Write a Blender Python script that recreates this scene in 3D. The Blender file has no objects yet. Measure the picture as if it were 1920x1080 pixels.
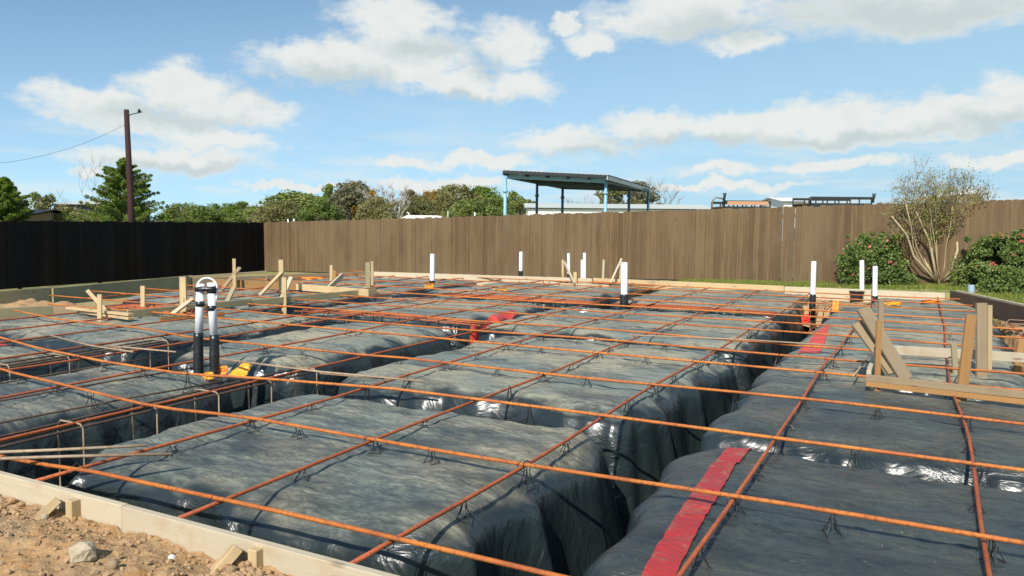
import bpy, bmesh, math, random
import numpy as np
from mathutils import Vector, Matrix
random.seed(7)
C = bpy.context.scene
COL = C.collection

# ------------------------------------------------------------------ camera
FPX = 1488.11; CH = 1.4
def _basis(pitch, roll, yaw):
    cy, sy, cp, sp = math.cos(yaw), math.sin(yaw), math.cos(pitch), math.sin(pitch)
    fw = Vector((sy*cp, cy*cp, -sp)); r = Vector((cy, -sy, 0)); u = r.cross(fw)
    cr, sr = math.cos(roll), math.sin(roll)
    return fw, r*cr+u*sr, u*cr-r*sr
FW, RT, UP = _basis(math.radians(4.7819), math.radians(0.4986), math.radians(-27.42))
CAM = Vector((0, 0, CH))
cd = bpy.data.cameras.new('camera'); cam = bpy.data.objects.new('camera', cd); COL.objects.link(cam)
m = Matrix((RT, UP, -FW)).transposed().to_4x4(); m.translation = CAM
cam.matrix_world = m
cd.sensor_width = 36; cd.lens = FPX*36/1920; cd.clip_end = 2000; cd.clip_start = 0.05
C.camera = cam
C.render.resolution_x = 1024; C.render.resolution_y = 576

# ------------------------------------------------------------------ light
SUN = Vector((0.06, -1.0, 0)).normalized()
SUN_EL = math.radians(41)
sdir = Vector((SUN.x*math.cos(SUN_EL), SUN.y*math.cos(SUN_EL), math.sin(SUN_EL)))
sl = bpy.data.lights.new('sun', 'SUN'); sl.energy = 4.6; sl.angle = math.radians(0.5); sl.color = (1, 0.95, 0.87)
so = bpy.data.objects.new('sun', sl); COL.objects.link(so)
so.rotation_euler = (-sdir).to_track_quat('-Z', 'Y').to_euler(); so.location = (0, -10, 12)
C.view_settings.view_transform = 'Standard'; C.view_settings.look = 'None'
C.view_settings.exposure = 0.35; C.view_settings.gamma = 1

W = bpy.data.worlds.new('World'); C.world = W; W.use_nodes = True
def ray(x, y): return FW + RT*((x-960)/FPX) - UP*((y-540)/FPX)
def azel(x, y):
    d = ray(x, y).normalized(); return math.degrees(math.atan2(d.x, d.y)), math.degrees(math.asin(d.z))

class NT:
    def __init__(s, nt): s.nt = nt; s.n = nt.nodes; s.l = nt.links
    def node(s, t, **k):
        n = s.n.new(t)
        for a, v in k.items(): setattr(n, a, v)
        return n
    def put(s, sock, v):
        if isinstance(v, bpy.types.NodeSocket): s.l.new(v, sock)
        elif v is not None: sock.default_value = v
    def math(s, op, a, b=None, c=None, clamp=False):
        n = s.node('ShaderNodeMath', operation=op); n.use_clamp = clamp
        for i, v in enumerate((a, b, c)): s.put(n.inputs[i], v)
        return n.outputs[0]
    def vmath(s, op, a, b=None):
        n = s.node('ShaderNodeVectorMath', operation=op)
        s.put(n.inputs[0], a)
        if b is not None: s.put(n.inputs[1], b)
        return n.outputs['Value'] if op in ('LENGTH', 'DOT_PRODUCT') else n.outputs[0]
    def noise(s, vec, scale, detail=4, rough=0.5, out='Fac', dist=0):
        n = s.node('ShaderNodeTexNoise'); s.put(n.inputs['Vector'], vec)
        n.inputs['Scale'].default_value = scale; n.inputs['Detail'].default_value = detail
        n.inputs['Roughness'].default_value = rough; n.inputs['Distortion'].default_value = dist
        return n.outputs[out]
    def ramp(s, fac, a, b, ca=(0, 0, 0, 1), cb=(1, 1, 1, 1), interp='EASE'):
        n = s.node('ShaderNodeValToRGB'); s.put(n.inputs[0], fac); r = n.color_ramp; r.interpolation = interp
        r.elements[0].position = a; r.elements[0].color = ca; r.elements[1].position = b; r.elements[1].color = cb
        return n.outputs[0]
    def mix(s, f, a, b, mode='MIX'):
        n = s.node('ShaderNodeMix', data_type='RGBA', blend_type=mode)
        s.put(n.inputs['Factor'], f)
        for k, v in ((6, a), (7, b)):
            if isinstance(v, tuple) and len(v) == 3: v = (*v, 1)
            s.put(n.inputs[k], v)
        return n.outputs[2]
    def mapping(s, vec, scale=(1, 1, 1), rot=(0, 0, 0), loc=(0, 0, 0)):
        n = s.node('ShaderNodeMapping'); s.put(n.inputs[0], vec)
        n.inputs['Scale'].default_value = scale; n.inputs['Rotation'].default_value = rot; n.inputs['Location'].default_value = loc
        return n.outputs[0]

BLOBS = [(190,198,120,42),(350,170,110,52),(440,205,130,38),(300,228,170,26),(420,262,125,25),(320,298,185,28),(170,318,40,14),
 (740,40,135,52),(600,115,140,48),(760,110,150,62),(950,80,90,52),(870,160,90,30),(975,160,88,36),
 (1110,80,55,27),(1062,50,34,18),(1290,30,190,48),(1400,80,82,27),(1720,15,300,50),
 (1070,268,130,32),(1230,238,95,36),(1555,218,130,44),(1400,240,170,34),(1770,218,150,42),(1910,192,90,52),(1640,252,240,26),
 (745,300,75,14),(900,300,150,22),(1350,322,80,17),(1570,312,125,18),(1880,298,100,15),(560,350,130,12),(1330,352,190,10),(830,345,160,18)]
SHADE = [(330,222,210,26),(500,160,60,40),(640,150,120,34),(330,312,160,16),(790,95,120,30),(900,120,60,40),(1340,55,160,40),(1720,20,330,52),
 (1300,265,240,18),(1600,258,260,18),(1850,235,110,26),(870,185,130,14),(1100,290,160,18)]
g = NT(W.node_tree); bgn = g.n['Background']
tc = g.node('ShaderNodeTexCoord').outputs['Generated']
sep = g.node('ShaderNodeSeparateXYZ'); g.put(sep.inputs[0], tc)
az = g.math('MULTIPLY', g.math('ARCTAN2', sep.outputs[0], sep.outputs[1]), 57.2958)
el = g.math('MULTIPLY', g.math('ARCSINE', sep.outputs[2]), 57.2958)
cb = g.node('ShaderNodeCombineXYZ'); g.put(cb.inputs[0], az); g.put(cb.inputs[1], el)
warp = g.vmath('MULTIPLY', g.vmath('SUBTRACT', g.noise(tc, 16, 7, 0.62, 'Color'), (0.5, 0.5, 0.5)), (5.2, 3.6, 0))
uv = g.vmath('ADD', cb.outputs[0], warp)
def blobfield(lst, uvs):
    acc = None
    for x, y, rx, ry in lst:
        a, e = azel(x, y); k = 0.0385
        v = g.vmath('MULTIPLY', g.vmath('SUBTRACT', uvs, (a, e, 0)), (1/(rx*k*1.10), 1/(ry*k*1.12), 0))
        d = g.math('SUBTRACT', 1.0, g.vmath('LENGTH', v))
        acc = d if acc is None else g.math('SMOOTH_MAX', acc, d, 0.12)
    return acc
D = blobfield(BLOBS, uv); S = blobfield(SHADE, uv)
nz = g.noise(g.mapping(tc, (1, 1, 2.6)), 26, 9, 0.62)
dens = g.math('ADD', D, g.math('MULTIPLY', g.math('SUBTRACT', nz, 0.5), 1.0))
alpha = g.ramp(dens, -0.14, 0.56)
# faint high haze streaks low over the horizon
lowc = g.math('MULTIPLY', g.ramp(el, 9.0, 0.5), g.ramp(g.noise(g.mapping(tc, (1, 1, 7)), 9, 6, 0.55), 0.42, 0.72))
lown = g.node('ShaderNodeMapRange'); g.put(lown.inputs[0], el); lown.inputs[1].default_value = 9; lown.inputs[2].default_value = 0.5
lowc = g.math('MULTIPLY', lown.outputs[0], g.ramp(g.noise(g.mapping(tc, (1, 1, 7)), 9, 6, 0.55), 0.42, 0.72))
alpha = g.math('MAXIMUM', g.math('MULTIPLY', alpha, 0.96), g.math('MULTIPLY', lowc, 0.75))
sky = g.node('ShaderNodeTexSky'); sky.sky_type = 'NISHITA'; sky.sun_disc = False
sky.sun_elevation = SUN_EL; sky.sun_rotation = math.atan2(SUN.x, SUN.y)
sky.air_density = 1.0; sky.dust_density = 0.3; sky.ozone_density = 3.0; sky.altitude = 0
zz = g.math('ADD', g.math('MULTIPLY', sep.outputs[2], 1.55), 0.10)
cb2 = g.node('ShaderNodeCombineXYZ'); g.put(cb2.inputs[0], sep.outputs[0]); g.put(cb2.inputs[1], sep.outputs[1]); g.put(cb2.inputs[2], zz)
g.put(sky.inputs[0], g.vmath('NORMALIZE', cb2.outputs[0]))
SKYS = 0.15
skyc = g.mix(1.0, sky.outputs[0], (SKYS*1.04, SKYS*1.10, SKYS*0.98), 'MULTIPLY')
pf = g.math('ADD', g.math('SUBTRACT', 0.66, g.math('MULTIPLY', g.math('SUBTRACT', el, 6.0), 0.045)), g.math('MULTIPLY', g.math('ADD', az, 27.0), 0.010), clamp=True)
pf = g.math('MULTIPLY', pf, 0.92)
skyc = g.mix(pf, skyc, (0.355, 0.545, 0.665))
shd = g.math('ADD', g.ramp(g.math('ADD', S, g.math('MULTIPLY', g.math('SUBTRACT', nz, 0.5), 0.9)), -0.35, 0.95),
             g.math('MULTIPLY', g.ramp(g.noise(g.mapping(tc, (1, 1, 2)), 40, 5, 0.6), 0.45, 0.75), 0.18), clamp=True)
cloudc = g.mix(shd, (0.655, 0.675, 0.655), (0.47, 0.525, 0.53))
fin = g.mix(alpha, skyc, cloudc)
g.put(bgn.inputs[0], fin); bgn.inputs[1].default_value = 1.0

# ------------------------------------------------------------------ pixel -> place helpers (each point gets its own true depth)
def at(x, y, t): return CAM + ray(x, y)*t
def on(x, y, z=0.0):
    d = ray(x, y); return CAM + d*((z-CH)/d.z)
def depth(p): return (Vector(p)-CAM).dot(FW)

# ------------------------------------------------------------------ noise for meshes
_rs = np.random.RandomState(3); _tab = _rs.rand(256, 256)
def vn(x, y):
    xi = np.floor(x).astype(int); yi = np.floor(y).astype(int); fx = x-xi; fy = y-yi
    fx = fx*fx*(3-2*fx); fy = fy*fy*(3-2*fy)
    a = _tab[xi % 256, yi % 256]; b = _tab[(xi+1) % 256, yi % 256]; c = _tab[xi % 256, (yi+1) % 256]; d = _tab[(xi+1) % 256, (yi+1) % 256]
    return (a*(1-fx)+b*fx)*(1-fy)+(c*(1-fx)+d*fx)*fy
def fbm(x, y, o=4, g_=0.5):
    s = 0; a = 1; t = 0
    for i in range(o): s = s+a*vn(x*2**i+17.3*i, y*2**i+9.1*i); t += a; a *= g_
    return s/t

# ------------------------------------------------------------------ mesh helpers
class MB:
    def __init__(s): s.v = []; s.f = []
    def add(s, v, f):
        o = len(s.v); s.v += [tuple(p) for p in v]; s.f += [tuple(i+o for i in q) for q in f]
    def box(s, p0, p1):
        x0, y0, z0 = p0; x1, y1, z1 = p1
        s.add([(x0,y0,z0),(x1,y0,z0),(x1,y1,z0),(x0,y1,z0),(x0,y0,z1),(x1,y0,z1),(x1,y1,z1),(x0,y1,z1)],
              [(0,3,2,1),(4,5,6,7),(0,1,5,4),(1,2,6,5),(2,3,7,6),(3,0,4,7)])
    def tube(s, pts, r, n=8, closed=False, caps=True):
        pts = [Vector(p) for p in pts]; N = len(pts); vs = []
        rr = r if hasattr(r, '__len__') else [r]*N
        prev = None
        for i, p in enumerate(pts):
            if closed: t = (pts[(i+1) % N]-pts[i-1])
            else: t = pts[min(i+1, N-1)]-pts[max(i-1, 0)]
            t.normalize()
            if prev is None:
                a = Vector((0, 0, 1)) if abs(t.z) < 0.9 else Vector((1, 0, 0))
                u = t.cross(a).normalized()
            else:
                u = (prev-t*prev.dot(t)).normalized()
            prev = u; w = t.cross(u)
            vs += [p+(u*math.cos(2*math.pi*k/n)+w*math.sin(2*math.pi*k/n))*rr[i] for k in range(n)]
        fs = []
        for i in range(N if closed else N-1):
            j = (i+1) % N
            fs += [(i*n+k, i*n+(k+1) % n, j*n+(k+1) % n, j*n+k) for k in range(n)]
        if caps and not closed: fs += [tuple(range(n))[::-1], tuple((N-1)*n+k for k in range(n))]
        s.add(vs, fs)
    def build(s, name, mat, parent=None, smooth=False, loc=None):
        me = bpy.data.meshes.new(name); me.from_pydata(s.v, [], s.f); me.update()
        return link(me, name, mat, parent, smooth, loc)
def link(me, name, mat, parent=None, smooth=False, loc=None):
    if mat: me.materials.append(mat)
    if smooth: me.polygons.foreach_set('use_smooth', [True]*len(me.polygons))
    o = bpy.data.objects.new(name, me); COL.objects.link(o)
    if parent: o.parent = parent
    if loc: o.location = loc
    return o
def tag(o, label=None, cat=None, group=None, kind=None):
    if label: o['label'] = label
    if cat: o['category'] = cat
    if group: o['group'] = group
    if kind: o['kind'] = kind
    return o
def empty(name, loc, label=None, cat=None, group=None):
    o = bpy.data.objects.new(name, None); COL.objects.link(o); o.location = loc; o.empty_display_size = 0.1
    return tag(o, label, cat, group)
def npmesh(name, V, F, mat, parent=None, smooth=False):
    me = bpy.data.meshes.new(name)
    V = np.asarray(V, dtype=np.float32); F = np.asarray(F, dtype=np.int32); k = F.shape[1]
    me.vertices.add(len(V)); me.vertices.foreach_set('co', V.ravel())
    me.loops.add(F.size); me.loops.foreach_set('vertex_index', F.ravel())
    me.polygons.add(len(F)); me.polygons.foreach_set('loop_start', np.arange(0, F.size, k, dtype=np.int32))
    me.polygons.foreach_set('loop_total', np.full(len(F), k, dtype=np.int32))
    me.update(calc_edges=True); me.validate()
    return link(me, name, mat, parent, smooth)
def gridmesh(name, X, Y, Z, mat, **k):
    ny, nx = X.shape; V = np.stack([X, Y, Z], -1).reshape(-1, 3)
    i = np.arange(ny*nx).reshape(ny, nx)
    F = np.stack([i[:-1, :-1], i[:-1, 1:], i[1:, 1:], i[1:, :-1]], -1).reshape(-1, 4)
    return npmesh(name, V, F, mat, smooth=True, **k)

def board(name, p, q, w, h, mat, parent=None, up=(0, 0, 1), jit=0):
    """sawn board from p to q, w across (horizontal), h along `up`, slightly eased edges; mesh local X runs along the grain"""
    p = Vector(p); q = Vector(q); L = (q-p).length; x = (q-p).normalized()
    u = Vector(up); y = u.cross(x)
    if y.length < 1e-3: y = Vector((0, 1, 0)).cross(x)
    y.normalize(); z = x.cross(y)
    bm = bmesh.new(); bmesh.ops.create_cube(bm, size=1)
    for v in bm.verts: v.co = Vector((v.co.x*L, v.co.y*w, v.co.z*h))
    bmesh.ops.bevel(bm, geom=bm.edges[:], offset=min(w, h)*0.07, segments=1, affect='EDGES')
    me = bpy.data.meshes.new(name); bm.to_mesh(me); bm.free(); me.materials.append(mat)
    o = bpy.data.objects.new(name, me); COL.objects.link(o)
    M = Matrix((x, y, z)).transposed().to_4x4(); M.translation = (p+q)/2
    if parent:
        o.parent = parent; M = Matrix.Translation(parent.location).inverted() @ M
    o.matrix_local = M
    return o

# ------------------------------------------------------------------ materials
def mat(name, fn, rough=0.6, spec=0.5):
    m = bpy.data.materials.new(name); m.use_nodes = True; t = NT(m.node_tree); b = t.n['Principled BSDF']
    b.inputs['Roughness'].default_value = rough; b.inputs['Specular IOR Level'].default_value = spec
    fn(t, b); return m
def bump(t, b, h, strength=0.3, dist=0.01):
    n = t.node('ShaderNodeBump'); n.inputs['Strength'].default_value = strength; n.inputs['Distance'].default_value = dist
    t.put(n.inputs['Height'], h); t.put(b.inputs['Normal'], n.outputs[0]); return n
def objc(t): return t.node('ShaderNodeTexCoord').outputs['Object']
def posc(t): return t.node('ShaderNodeNewGeometry').outputs['Position']
def plain(c, rough=0.6, var=0.15, sc=8):
    def fn(t, b):
        n = t.noise(posc(t), sc, 5, 0.6)
        t.put(b.inputs['Base Color'], t.mix(n, tuple(x*(1-var) for x in c), tuple(min(1, x*(1+var)) for x in c)))
    return fn
def woodfn(c1, c2, dirt=(0.16, 0.11, 0.07), dirta=0.35):
    def fn(t, b):
        oi = t.node('ShaderNodeObjectInfo'); oc = objc(t)
        off = t.vmath('ADD', oc, t.vmath('MULTIPLY', t.node('ShaderNodeCombineXYZ').outputs[0], (1, 1, 1)))
        rnd = t.node('ShaderNodeCombineXYZ'); t.put(rnd.inputs[1], t.math('MULTIPLY', oi.outputs['Random'], 30))
        v = t.vmath('ADD', oc, rnd.outputs[0])
        gr = t.noise(t.mapping(v, (1.2, 34, 34)), 1.6, 5, 0.6, dist=0.6)
        gr2 = t.noise(t.mapping(v, (3, 120, 120)), 1.5, 3, 0.6)
        c = t.mix(gr, c1, c2)
        c = t.mix(t.math('MULTIPLY', gr2, 0.35), c, tuple(x*0.55 for x in c1))
        dn = t.ramp(t.noise(v, 3.5, 6, 0.65), 0.5, 0.72)
        c = t.mix(t.math('MULTIPLY', dn, dirta), c, dirt)
        # knots
        vo = t.node('ShaderNodeTexVoronoi'); t.put(vo.inputs['Vector'], t.mapping(v, (2.2, 9, 9))); vo.inputs['Scale'].default_value = 1.0
        kn = t.ramp(vo.outputs['Distance'], 0.05, 0.14, (1, 1, 1, 1), (0, 0, 0, 1))
        c = t.mix(t.math('MULTIPLY', kn, 0.6), c, (0.12, 0.05, 0.02))
        c = t.mix(1.0, c, t.mix(oi.outputs['Random'], (0.82, 0.82, 0.82), (1.1, 1.08, 1.02)), 'MULTIPLY')
        t.put(b.inputs['Base Color'], c); bump(t, b, gr2, 0.35, 0.003)
    return fn
M_wood = mat('pale_wood', woodfn((0.62, 0.47, 0.27), (0.45, 0.31, 0.16)), 0.75, 0.3)
M_wood2 = mat('green_treated_wood', woodfn((0.42, 0.36, 0.21), (0.28, 0.24, 0.14)), 0.8, 0.3)
M_woodgrey = mat('weathered_wood', woodfn((0.36, 0.275, 0.175), (0.22, 0.155, 0.09)), 0.8, 0.3)
M_woodor = mat('amber_wood', woodfn((0.44, 0.24, 0.085), (0.26, 0.13, 0.05)), 0.75, 0.3)
M_woodcream = mat('bleached_wood', woodfn((0.60, 0.52, 0.39), (0.46, 0.38, 0.26), (0.40, 0.24, 0.12), 0.55), 0.75, 0.3)
M_woodbrown = mat('dark_board_wood', woodfn((0.13, 0.08, 0.055), (0.07, 0.045, 0.035)), 0.8, 0.3)

def rebarfn(c1, c2, c3):
    def fn(t, b):
        p = posc(t); n = t.noise(p, 3.0, 6, 0.65); n2 = t.noise(p, 45, 4, 0.6)
        oi = t.node('ShaderNodeObjectInfo')
        c = t.mix(t.ramp(n, 0.35, 0.7), c1, c2)
        c = t.mix(t.math('MULTIPLY', t.ramp(n2, 0.48, 0.66), 0.6), c, c3)
        c = t.mix(1.0, c, t.mix(oi.outputs['Random'], (0.85, 0.8, 0.8), (1.08, 1.08, 1.05)), 'MULTIPLY')
        t.put(b.inputs['Base Color'], c)
        bump(t, b, n2, 0.5, 0.004)
    return fn
M_rebarB = mat('orange_rust_bar', rebarfn((0.55, 0.185, 0.032), (0.36, 0.100, 0.028), (0.17, 0.060, 0.035)), 0.62, 0.3)
M_rebarA = mat('red_rust_bar', rebarfn((0.48, 0.125, 0.04), (0.34, 0.085, 0.038), (0.20, 0.06, 0.035)), 0.65, 0.3)
M_rebarD = mat('dark_steel_bar', rebarfn((0.085, 0.06, 0.045), (0.13, 0.08, 0.05), (0.22, 0.11, 0.05)), 0.6, 0.4)
M_rebarT = mat('tan_steel_rod', rebarfn((0.40, 0.31, 0.21), (0.28, 0.20, 0.13), (0.3, 0.15, 0.06)), 0.6, 0.4)
M_wire = mat('black_wire', plain((0.02, 0.02, 0.022), 0.4), 0.4)
M_pvc = mat('white_pvc', plain((0.78, 0.78, 0.80), 0.35, 0.05), 0.35)
M_pvcg = mat('grey_pvc', plain((0.32, 0.40, 0.48), 0.4, 0.1), 0.4)
def blacktapefn(t, b):
    n = t.noise(t.mapping(posc(t), (30, 30, 60)), 1, 4, 0.6)
    t.put(b.inputs['Base Color'], t.mix(t.ramp(n, 0.6, 0.8), (0.012, 0.012, 0.013), (0.08, 0.08, 0.08)))
    bump(t, b, n, 0.8, 0.006)
M_btape = mat('black_tape_wrap', blacktapefn, 0.28, 0.6)
M_yel = mat('amber_plastic', plain((0.80, 0.34, 0.02), 0.4, 0.1), 0.4)
M_orp = mat('orange_plastic', plain((0.85, 0.26, 0.03), 0.45, 0.12), 0.45)
M_red = mat('bright_red_plastic', plain((0.72, 0.03, 0.02), 0.5, 0.15, 20), 0.5)
M_wht = mat('white_scrap', plain((0.75, 0.76, 0.78), 0.5, 0.1), 0.4)

def plasticfn(t, b):
    p = posc(t)
    geo = t.node('ShaderNodeNewGeometry')
    nz_ = t.node('ShaderNodeSeparateXYZ'); t.put(nz_.inputs[0], geo.outputs['Normal'])
    flat = t.ramp(nz_.outputs[2], 0.70, 0.985)
    n1 = t.noise(t.mapping(p, (1.0, 2.2, 1), (0, 0, 0.15)), 1.1, 9, 0.64, dist=0.4)
    n2 = t.noise(t.mapping(p, (3.4, 12, 5), (0, 0, 0.42)), 1.1, 6, 0.64, dist=0.9)
    n3 = t.noise(p, 22, 6, 0.72)
    w1 = t.noise(t.mapping(p, (2.6, 8.5, 5), (0, 0, 0.48)), 1.0, 4, 0.52, dist=1.0)
    w2 = t.noise(t.mapping(p, (2.2, 5.0, 3), (0, 0, -0.3)), 1.0, 4, 0.55, dist=1.3)
    w3 = t.noise(t.mapping(p, (6, 16, 9), (0, 0, 0.30)), 1.0, 4, 0.55, dist=1.0)
    r1 = t.math('ABSOLUTE', t.math('SUBTRACT', w1, 0.5)); r3 = t.math('ABSOLUTE', t.math('SUBTRACT', w3, 0.5))
    crease = t.ramp(r1, 0.0, 0.030, (1, 1, 1, 1), (0, 0, 0, 1))
    crease3 = t.ramp(r3, 0.0, 0.035, (1, 1, 1, 1), (0, 0, 0, 1))
    patch = t.ramp(n1, 0.30, 0.60)
    fine = t.math('ADD', t.math('MULTIPLY', t.ramp(n2, 0.34, 0.66), 0.55), t.math('MULTIPLY', t.ramp(n3, 0.40, 0.70), 0.35))
    fine = t.math('ADD', fine, t.math('MULTIPLY', t.math('MAXIMUM', crease, t.math('MULTIPLY', crease3, 0.5)), 0.26), clamp=True)
    dust_shade = t.math('MULTIPLY', flat, t.math('MULTIPLY', t.math('ADD', 0.30, t.math('MULTIPLY', patch, 0.7)), t.math('ADD', 0.28, t.math('MULTIPLY', fine, 0.85))), clamp=True)
    px_ = t.node('ShaderNodeSeparateXYZ'); t.put(px_.inputs[0], p)
    def mr(v, a, b_, c_, d_):
        n = t.node('ShaderNodeMapRange'); n.interpolation_type = 'SMOOTHSTEP'; t.put(n.inputs[0], v)
        for i_, q in enumerate((a, b_, c_, d_)): n.inputs[i_+1].default_value = q
        return n.outputs[0]
    # film darker right of the deep trench; far pads lightened to paint sky sheen
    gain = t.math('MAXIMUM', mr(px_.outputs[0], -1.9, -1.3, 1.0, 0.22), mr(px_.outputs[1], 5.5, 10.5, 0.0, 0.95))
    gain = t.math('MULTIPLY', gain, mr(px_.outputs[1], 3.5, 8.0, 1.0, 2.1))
    gain = t.math('MULTIPLY', gain, mr(px_.outputs[2], -0.42, -0.16, 0.0, 1.0))  # film darkened with depth, painting the trench shade into its colour
    dust_shade = t.math('MULTIPLY', dust_shade, gain, clamp=True)
    base = t.mix(n1, (0.010, 0.016, 0.017), (0.021, 0.030, 0.031))
    tan = t.mix(t.ramp(t.noise(p, 0.8, 5), 0.36, 0.64), (0.175, 0.200, 0.170), (0.325, 0.290, 0.195))
    c = t.mix(t.math('MULTIPLY', dust_shade, 0.95), base, tan)
    cl = t.math('MULTIPLY', t.ramp(t.noise(p, 1.7, 10, 0.70), 0.62, 0.75), t.math('MULTIPLY', flat, 0.75))
    c = t.mix(cl, c, (0.27, 0.15, 0.07))
    sp = t.ramp(t.noise(p, 80, 2, 0.5), 0.70, 0.75)
    c = t.mix(t.math('MULTIPLY', t.math('MULTIPLY', sp, flat), 0.45), c, (0.42, 0.38, 0.30))
    t.put(b.inputs['Base Color'], c)
    t.put(b.inputs['Roughness'], t.math('ADD', 0.33, t.math('MULTIPLY', dust_shade, 0.32)))
    hgt = t.math('ADD', t.math('MULTIPLY', r1, t.math('ADD', -0.10, t.math('MULTIPLY', flat, -0.75))), t.math('MULTIPLY', w2, 0.75))
    hgt = t.math('ADD', hgt, t.math('MULTIPLY', t.math('MULTIPLY', r3, flat), -0.30))
    bump(t, b, hgt, 0.75, 0.05)
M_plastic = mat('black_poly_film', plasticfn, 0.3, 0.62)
def tapefn(t, b):
    p = posc(t); n = t.noise(p, 9, 7, 0.7); n2 = t.noise(p, 2.2, 4)
    c = t.mix(n2, (0.30, 0.022, 0.022), (0.42, 0.04, 0.035))
    c = t.mix(t.math('MULTIPLY', t.ramp(n, 0.5, 0.68), 0.75), c, (0.27, 0.15, 0.09))
    t.put(b.inputs['Base Color'], c); bump(t, b, t.noise(t.mapping(p, (8, 26, 8)), 1.6, 5), 0.5, 0.02)
M_tape = mat('red_seam_tape', tapefn, 0.42, 0.5)
def tapefn2(t, b):
    p = posc(t); n = t.noise(p, 6, 5)
    t.put(b.inputs['Base Color'], t.mix(n, (0.52, 0.035, 0.028), (0.64, 0.09, 0.05)))
M_tape2 = mat('clean_red_tape', tapefn2, 0.4, 0.5)

def dirtfn(t, b):
    p = posc(t); n1 = t.noise(p, 2.2, 6, 0.6); n2 = t.noise(p, 17, 8, 0.72); n3 = t.noise(p, 70, 4, 0.6)
    c = t.mix(t.ramp(n1, 0.35, 0.68), (0.43, 0.245, 0.108), (0.35, 0.225, 0.125))
    c = t.mix(t.ramp(n2, 0.38, 0.7), c, (0.44, 0.30, 0.165))
    c = t.mix(t.math('MULTIPLY', t.ramp(t.noise(p, 6, 5), 0.6, 0.7), 0.6), c, (0.38, 0.18, 0.06))
    c = t.mix(t.math('MULTIPLY', t.ramp(n3, 0.55, 0.7), 0.3), c, (0.22, 0.14, 0.09))
    t.put(b.inputs['Base Color'], c); bump(t, b, t.math('ADD', n2, t.math('MULTIPLY', n3, 0.4)), 0.9, 0.02)
M_dirt = mat('sandy_clay_soil', dirtfn, 0.95, 0.1)
def clodfn(t, b):
    p = posc(t); n1 = t.noise(p, 3, 4); n2 = t.noise(p, 40, 5, 0.7)
    isl = t.node('ShaderNodeNewGeometry').outputs['Random Per Island']
    c = t.mix(isl, (0.46, 0.275, 0.135), (0.34, 0.235, 0.14)); c = t.mix(t.math('MULTIPLY', n2, 0.5), c, (0.34, 0.235, 0.135))
    t.put(b.inputs['Base Color'], c); bump(t, b, n2, 0.8, 0.008)
M_clod = mat('soil_clod', clodfn, 0.95, 0.1)
def rockfn(t, b):
    p = posc(t); n = t.noise(p, 14, 7, 0.7)
    t.put(b.inputs['Base Color'], t.mix(n, (0.34, 0.27, 0.18), (0.50, 0.42, 0.30))); bump(t, b, n, 0.8, 0.02)
M_rock = mat('pale_rock', rockfn, 0.9, 0.2)
def groundfn(t, b):
    p = posc(t); n = t.noise(p, 0.5, 6, 0.6); n2 = t.noise(p, 7, 6, 0.7)
    c = t.mix(t.ramp(n, 0.38, 0.6), (0.30, 0.24, 0.11), (0.155, 0.20, 0.045))
    c = t.mix(t.ramp(n2, 0.4, 0.7), c, (0.42, 0.34, 0.19))
    t.put(b.inputs['Base Color'], c); bump(t, b, n2, 0.7, 0.05)
M_ground = mat('dry_grass_ground', groundfn, 0.95, 0.1)

def fencefn(ca, cb_, cc, cd_):
    def fn(t, b):
        p = posc(t); oc = objc(t)
        isl = t.node('ShaderNodeNewGeometry').outputs['Random Per Island']
        cm = t.node('ShaderNodeCombineXYZ'); t.put(cm.inputs[0], t.math('MULTIPLY', isl, 40))
        v = t.vmath('ADD', oc, cm.outputs[0])
        gr = t.noise(t.mapping(v, (42, 42, 1.1)), 1, 6, 0.68, dist=0.5)
        big = t.noise(t.mapping(p, (0.9, 0.9, 0.5)), 1, 5, 0.62)
        c = t.mix(isl, ca, cb_)
        c = t.mix(t.ramp(gr, 0.36, 0.7), c, cc)
        c = t.mix(t.math('MULTIPLY', t.ramp(big, 0.40, 0.62), 0.60), c, cd_)
        sp = t.ramp(t.noise(t.mapping(v, (60, 60, 14)), 1, 2), 0.70, 0.78)
        c = t.mix(t.math('MULTIPLY', sp, 0.45), c, tuple(min(1, x*2.6) for x in cb_))
        t.put(b.inputs['Base Color'], c); bump(t, b, gr, 0.5, 0.006)
    return fn
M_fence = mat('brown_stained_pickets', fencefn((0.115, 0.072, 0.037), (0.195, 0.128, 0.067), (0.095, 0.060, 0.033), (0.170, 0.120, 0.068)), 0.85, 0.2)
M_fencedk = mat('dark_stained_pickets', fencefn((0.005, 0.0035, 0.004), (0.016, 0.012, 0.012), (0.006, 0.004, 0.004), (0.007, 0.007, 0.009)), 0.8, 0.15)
M_pole = mat('creosote_pole', plain((0.045, 0.022, 0.020), 0.8, 0.4, 3), 0.85, 0.2)
M_steelblue = mat('sunlit_blue_painted_steel', plain((0.22, 0.42, 0.58), 0.45, 0.15, 3), 0.45)  # front canopy posts and beam, sunlight put into the paler blue
M_steeldk = mat('dark_shaded_blue_steel', plain((0.045, 0.085, 0.12), 0.5, 0.2, 3), 0.5)  # canopy steel under the roof, its shade painted in; also plain dark parts
M_roofdk = mat('dark_roof_sheet', plain((0.022, 0.026, 0.032), 0.5, 0.2, 2), 0.5)
M_roofmet = mat('galvanised_roof', plain((0.40, 0.42, 0.44), 0.45, 0.1, 2), 0.45)
M_whitewall = mat('white_metal_wall', plain((0.72, 0.72, 0.70), 0.6, 0.06, 2), 0.6)
M_shedroof = mat('pale_shed_roof', plain((0.50, 0.52, 0.46), 0.6, 0.1, 1), 0.6)
M_trailer = mat('black_trailer_steel', plain((0.022, 0.028, 0.026), 0.5, 0.3, 4), 0.5)
M_orbox = mat('faded_orange_panel', plain((0.50, 0.26, 0.15), 0.7, 0.15, 3), 0.7)

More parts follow.
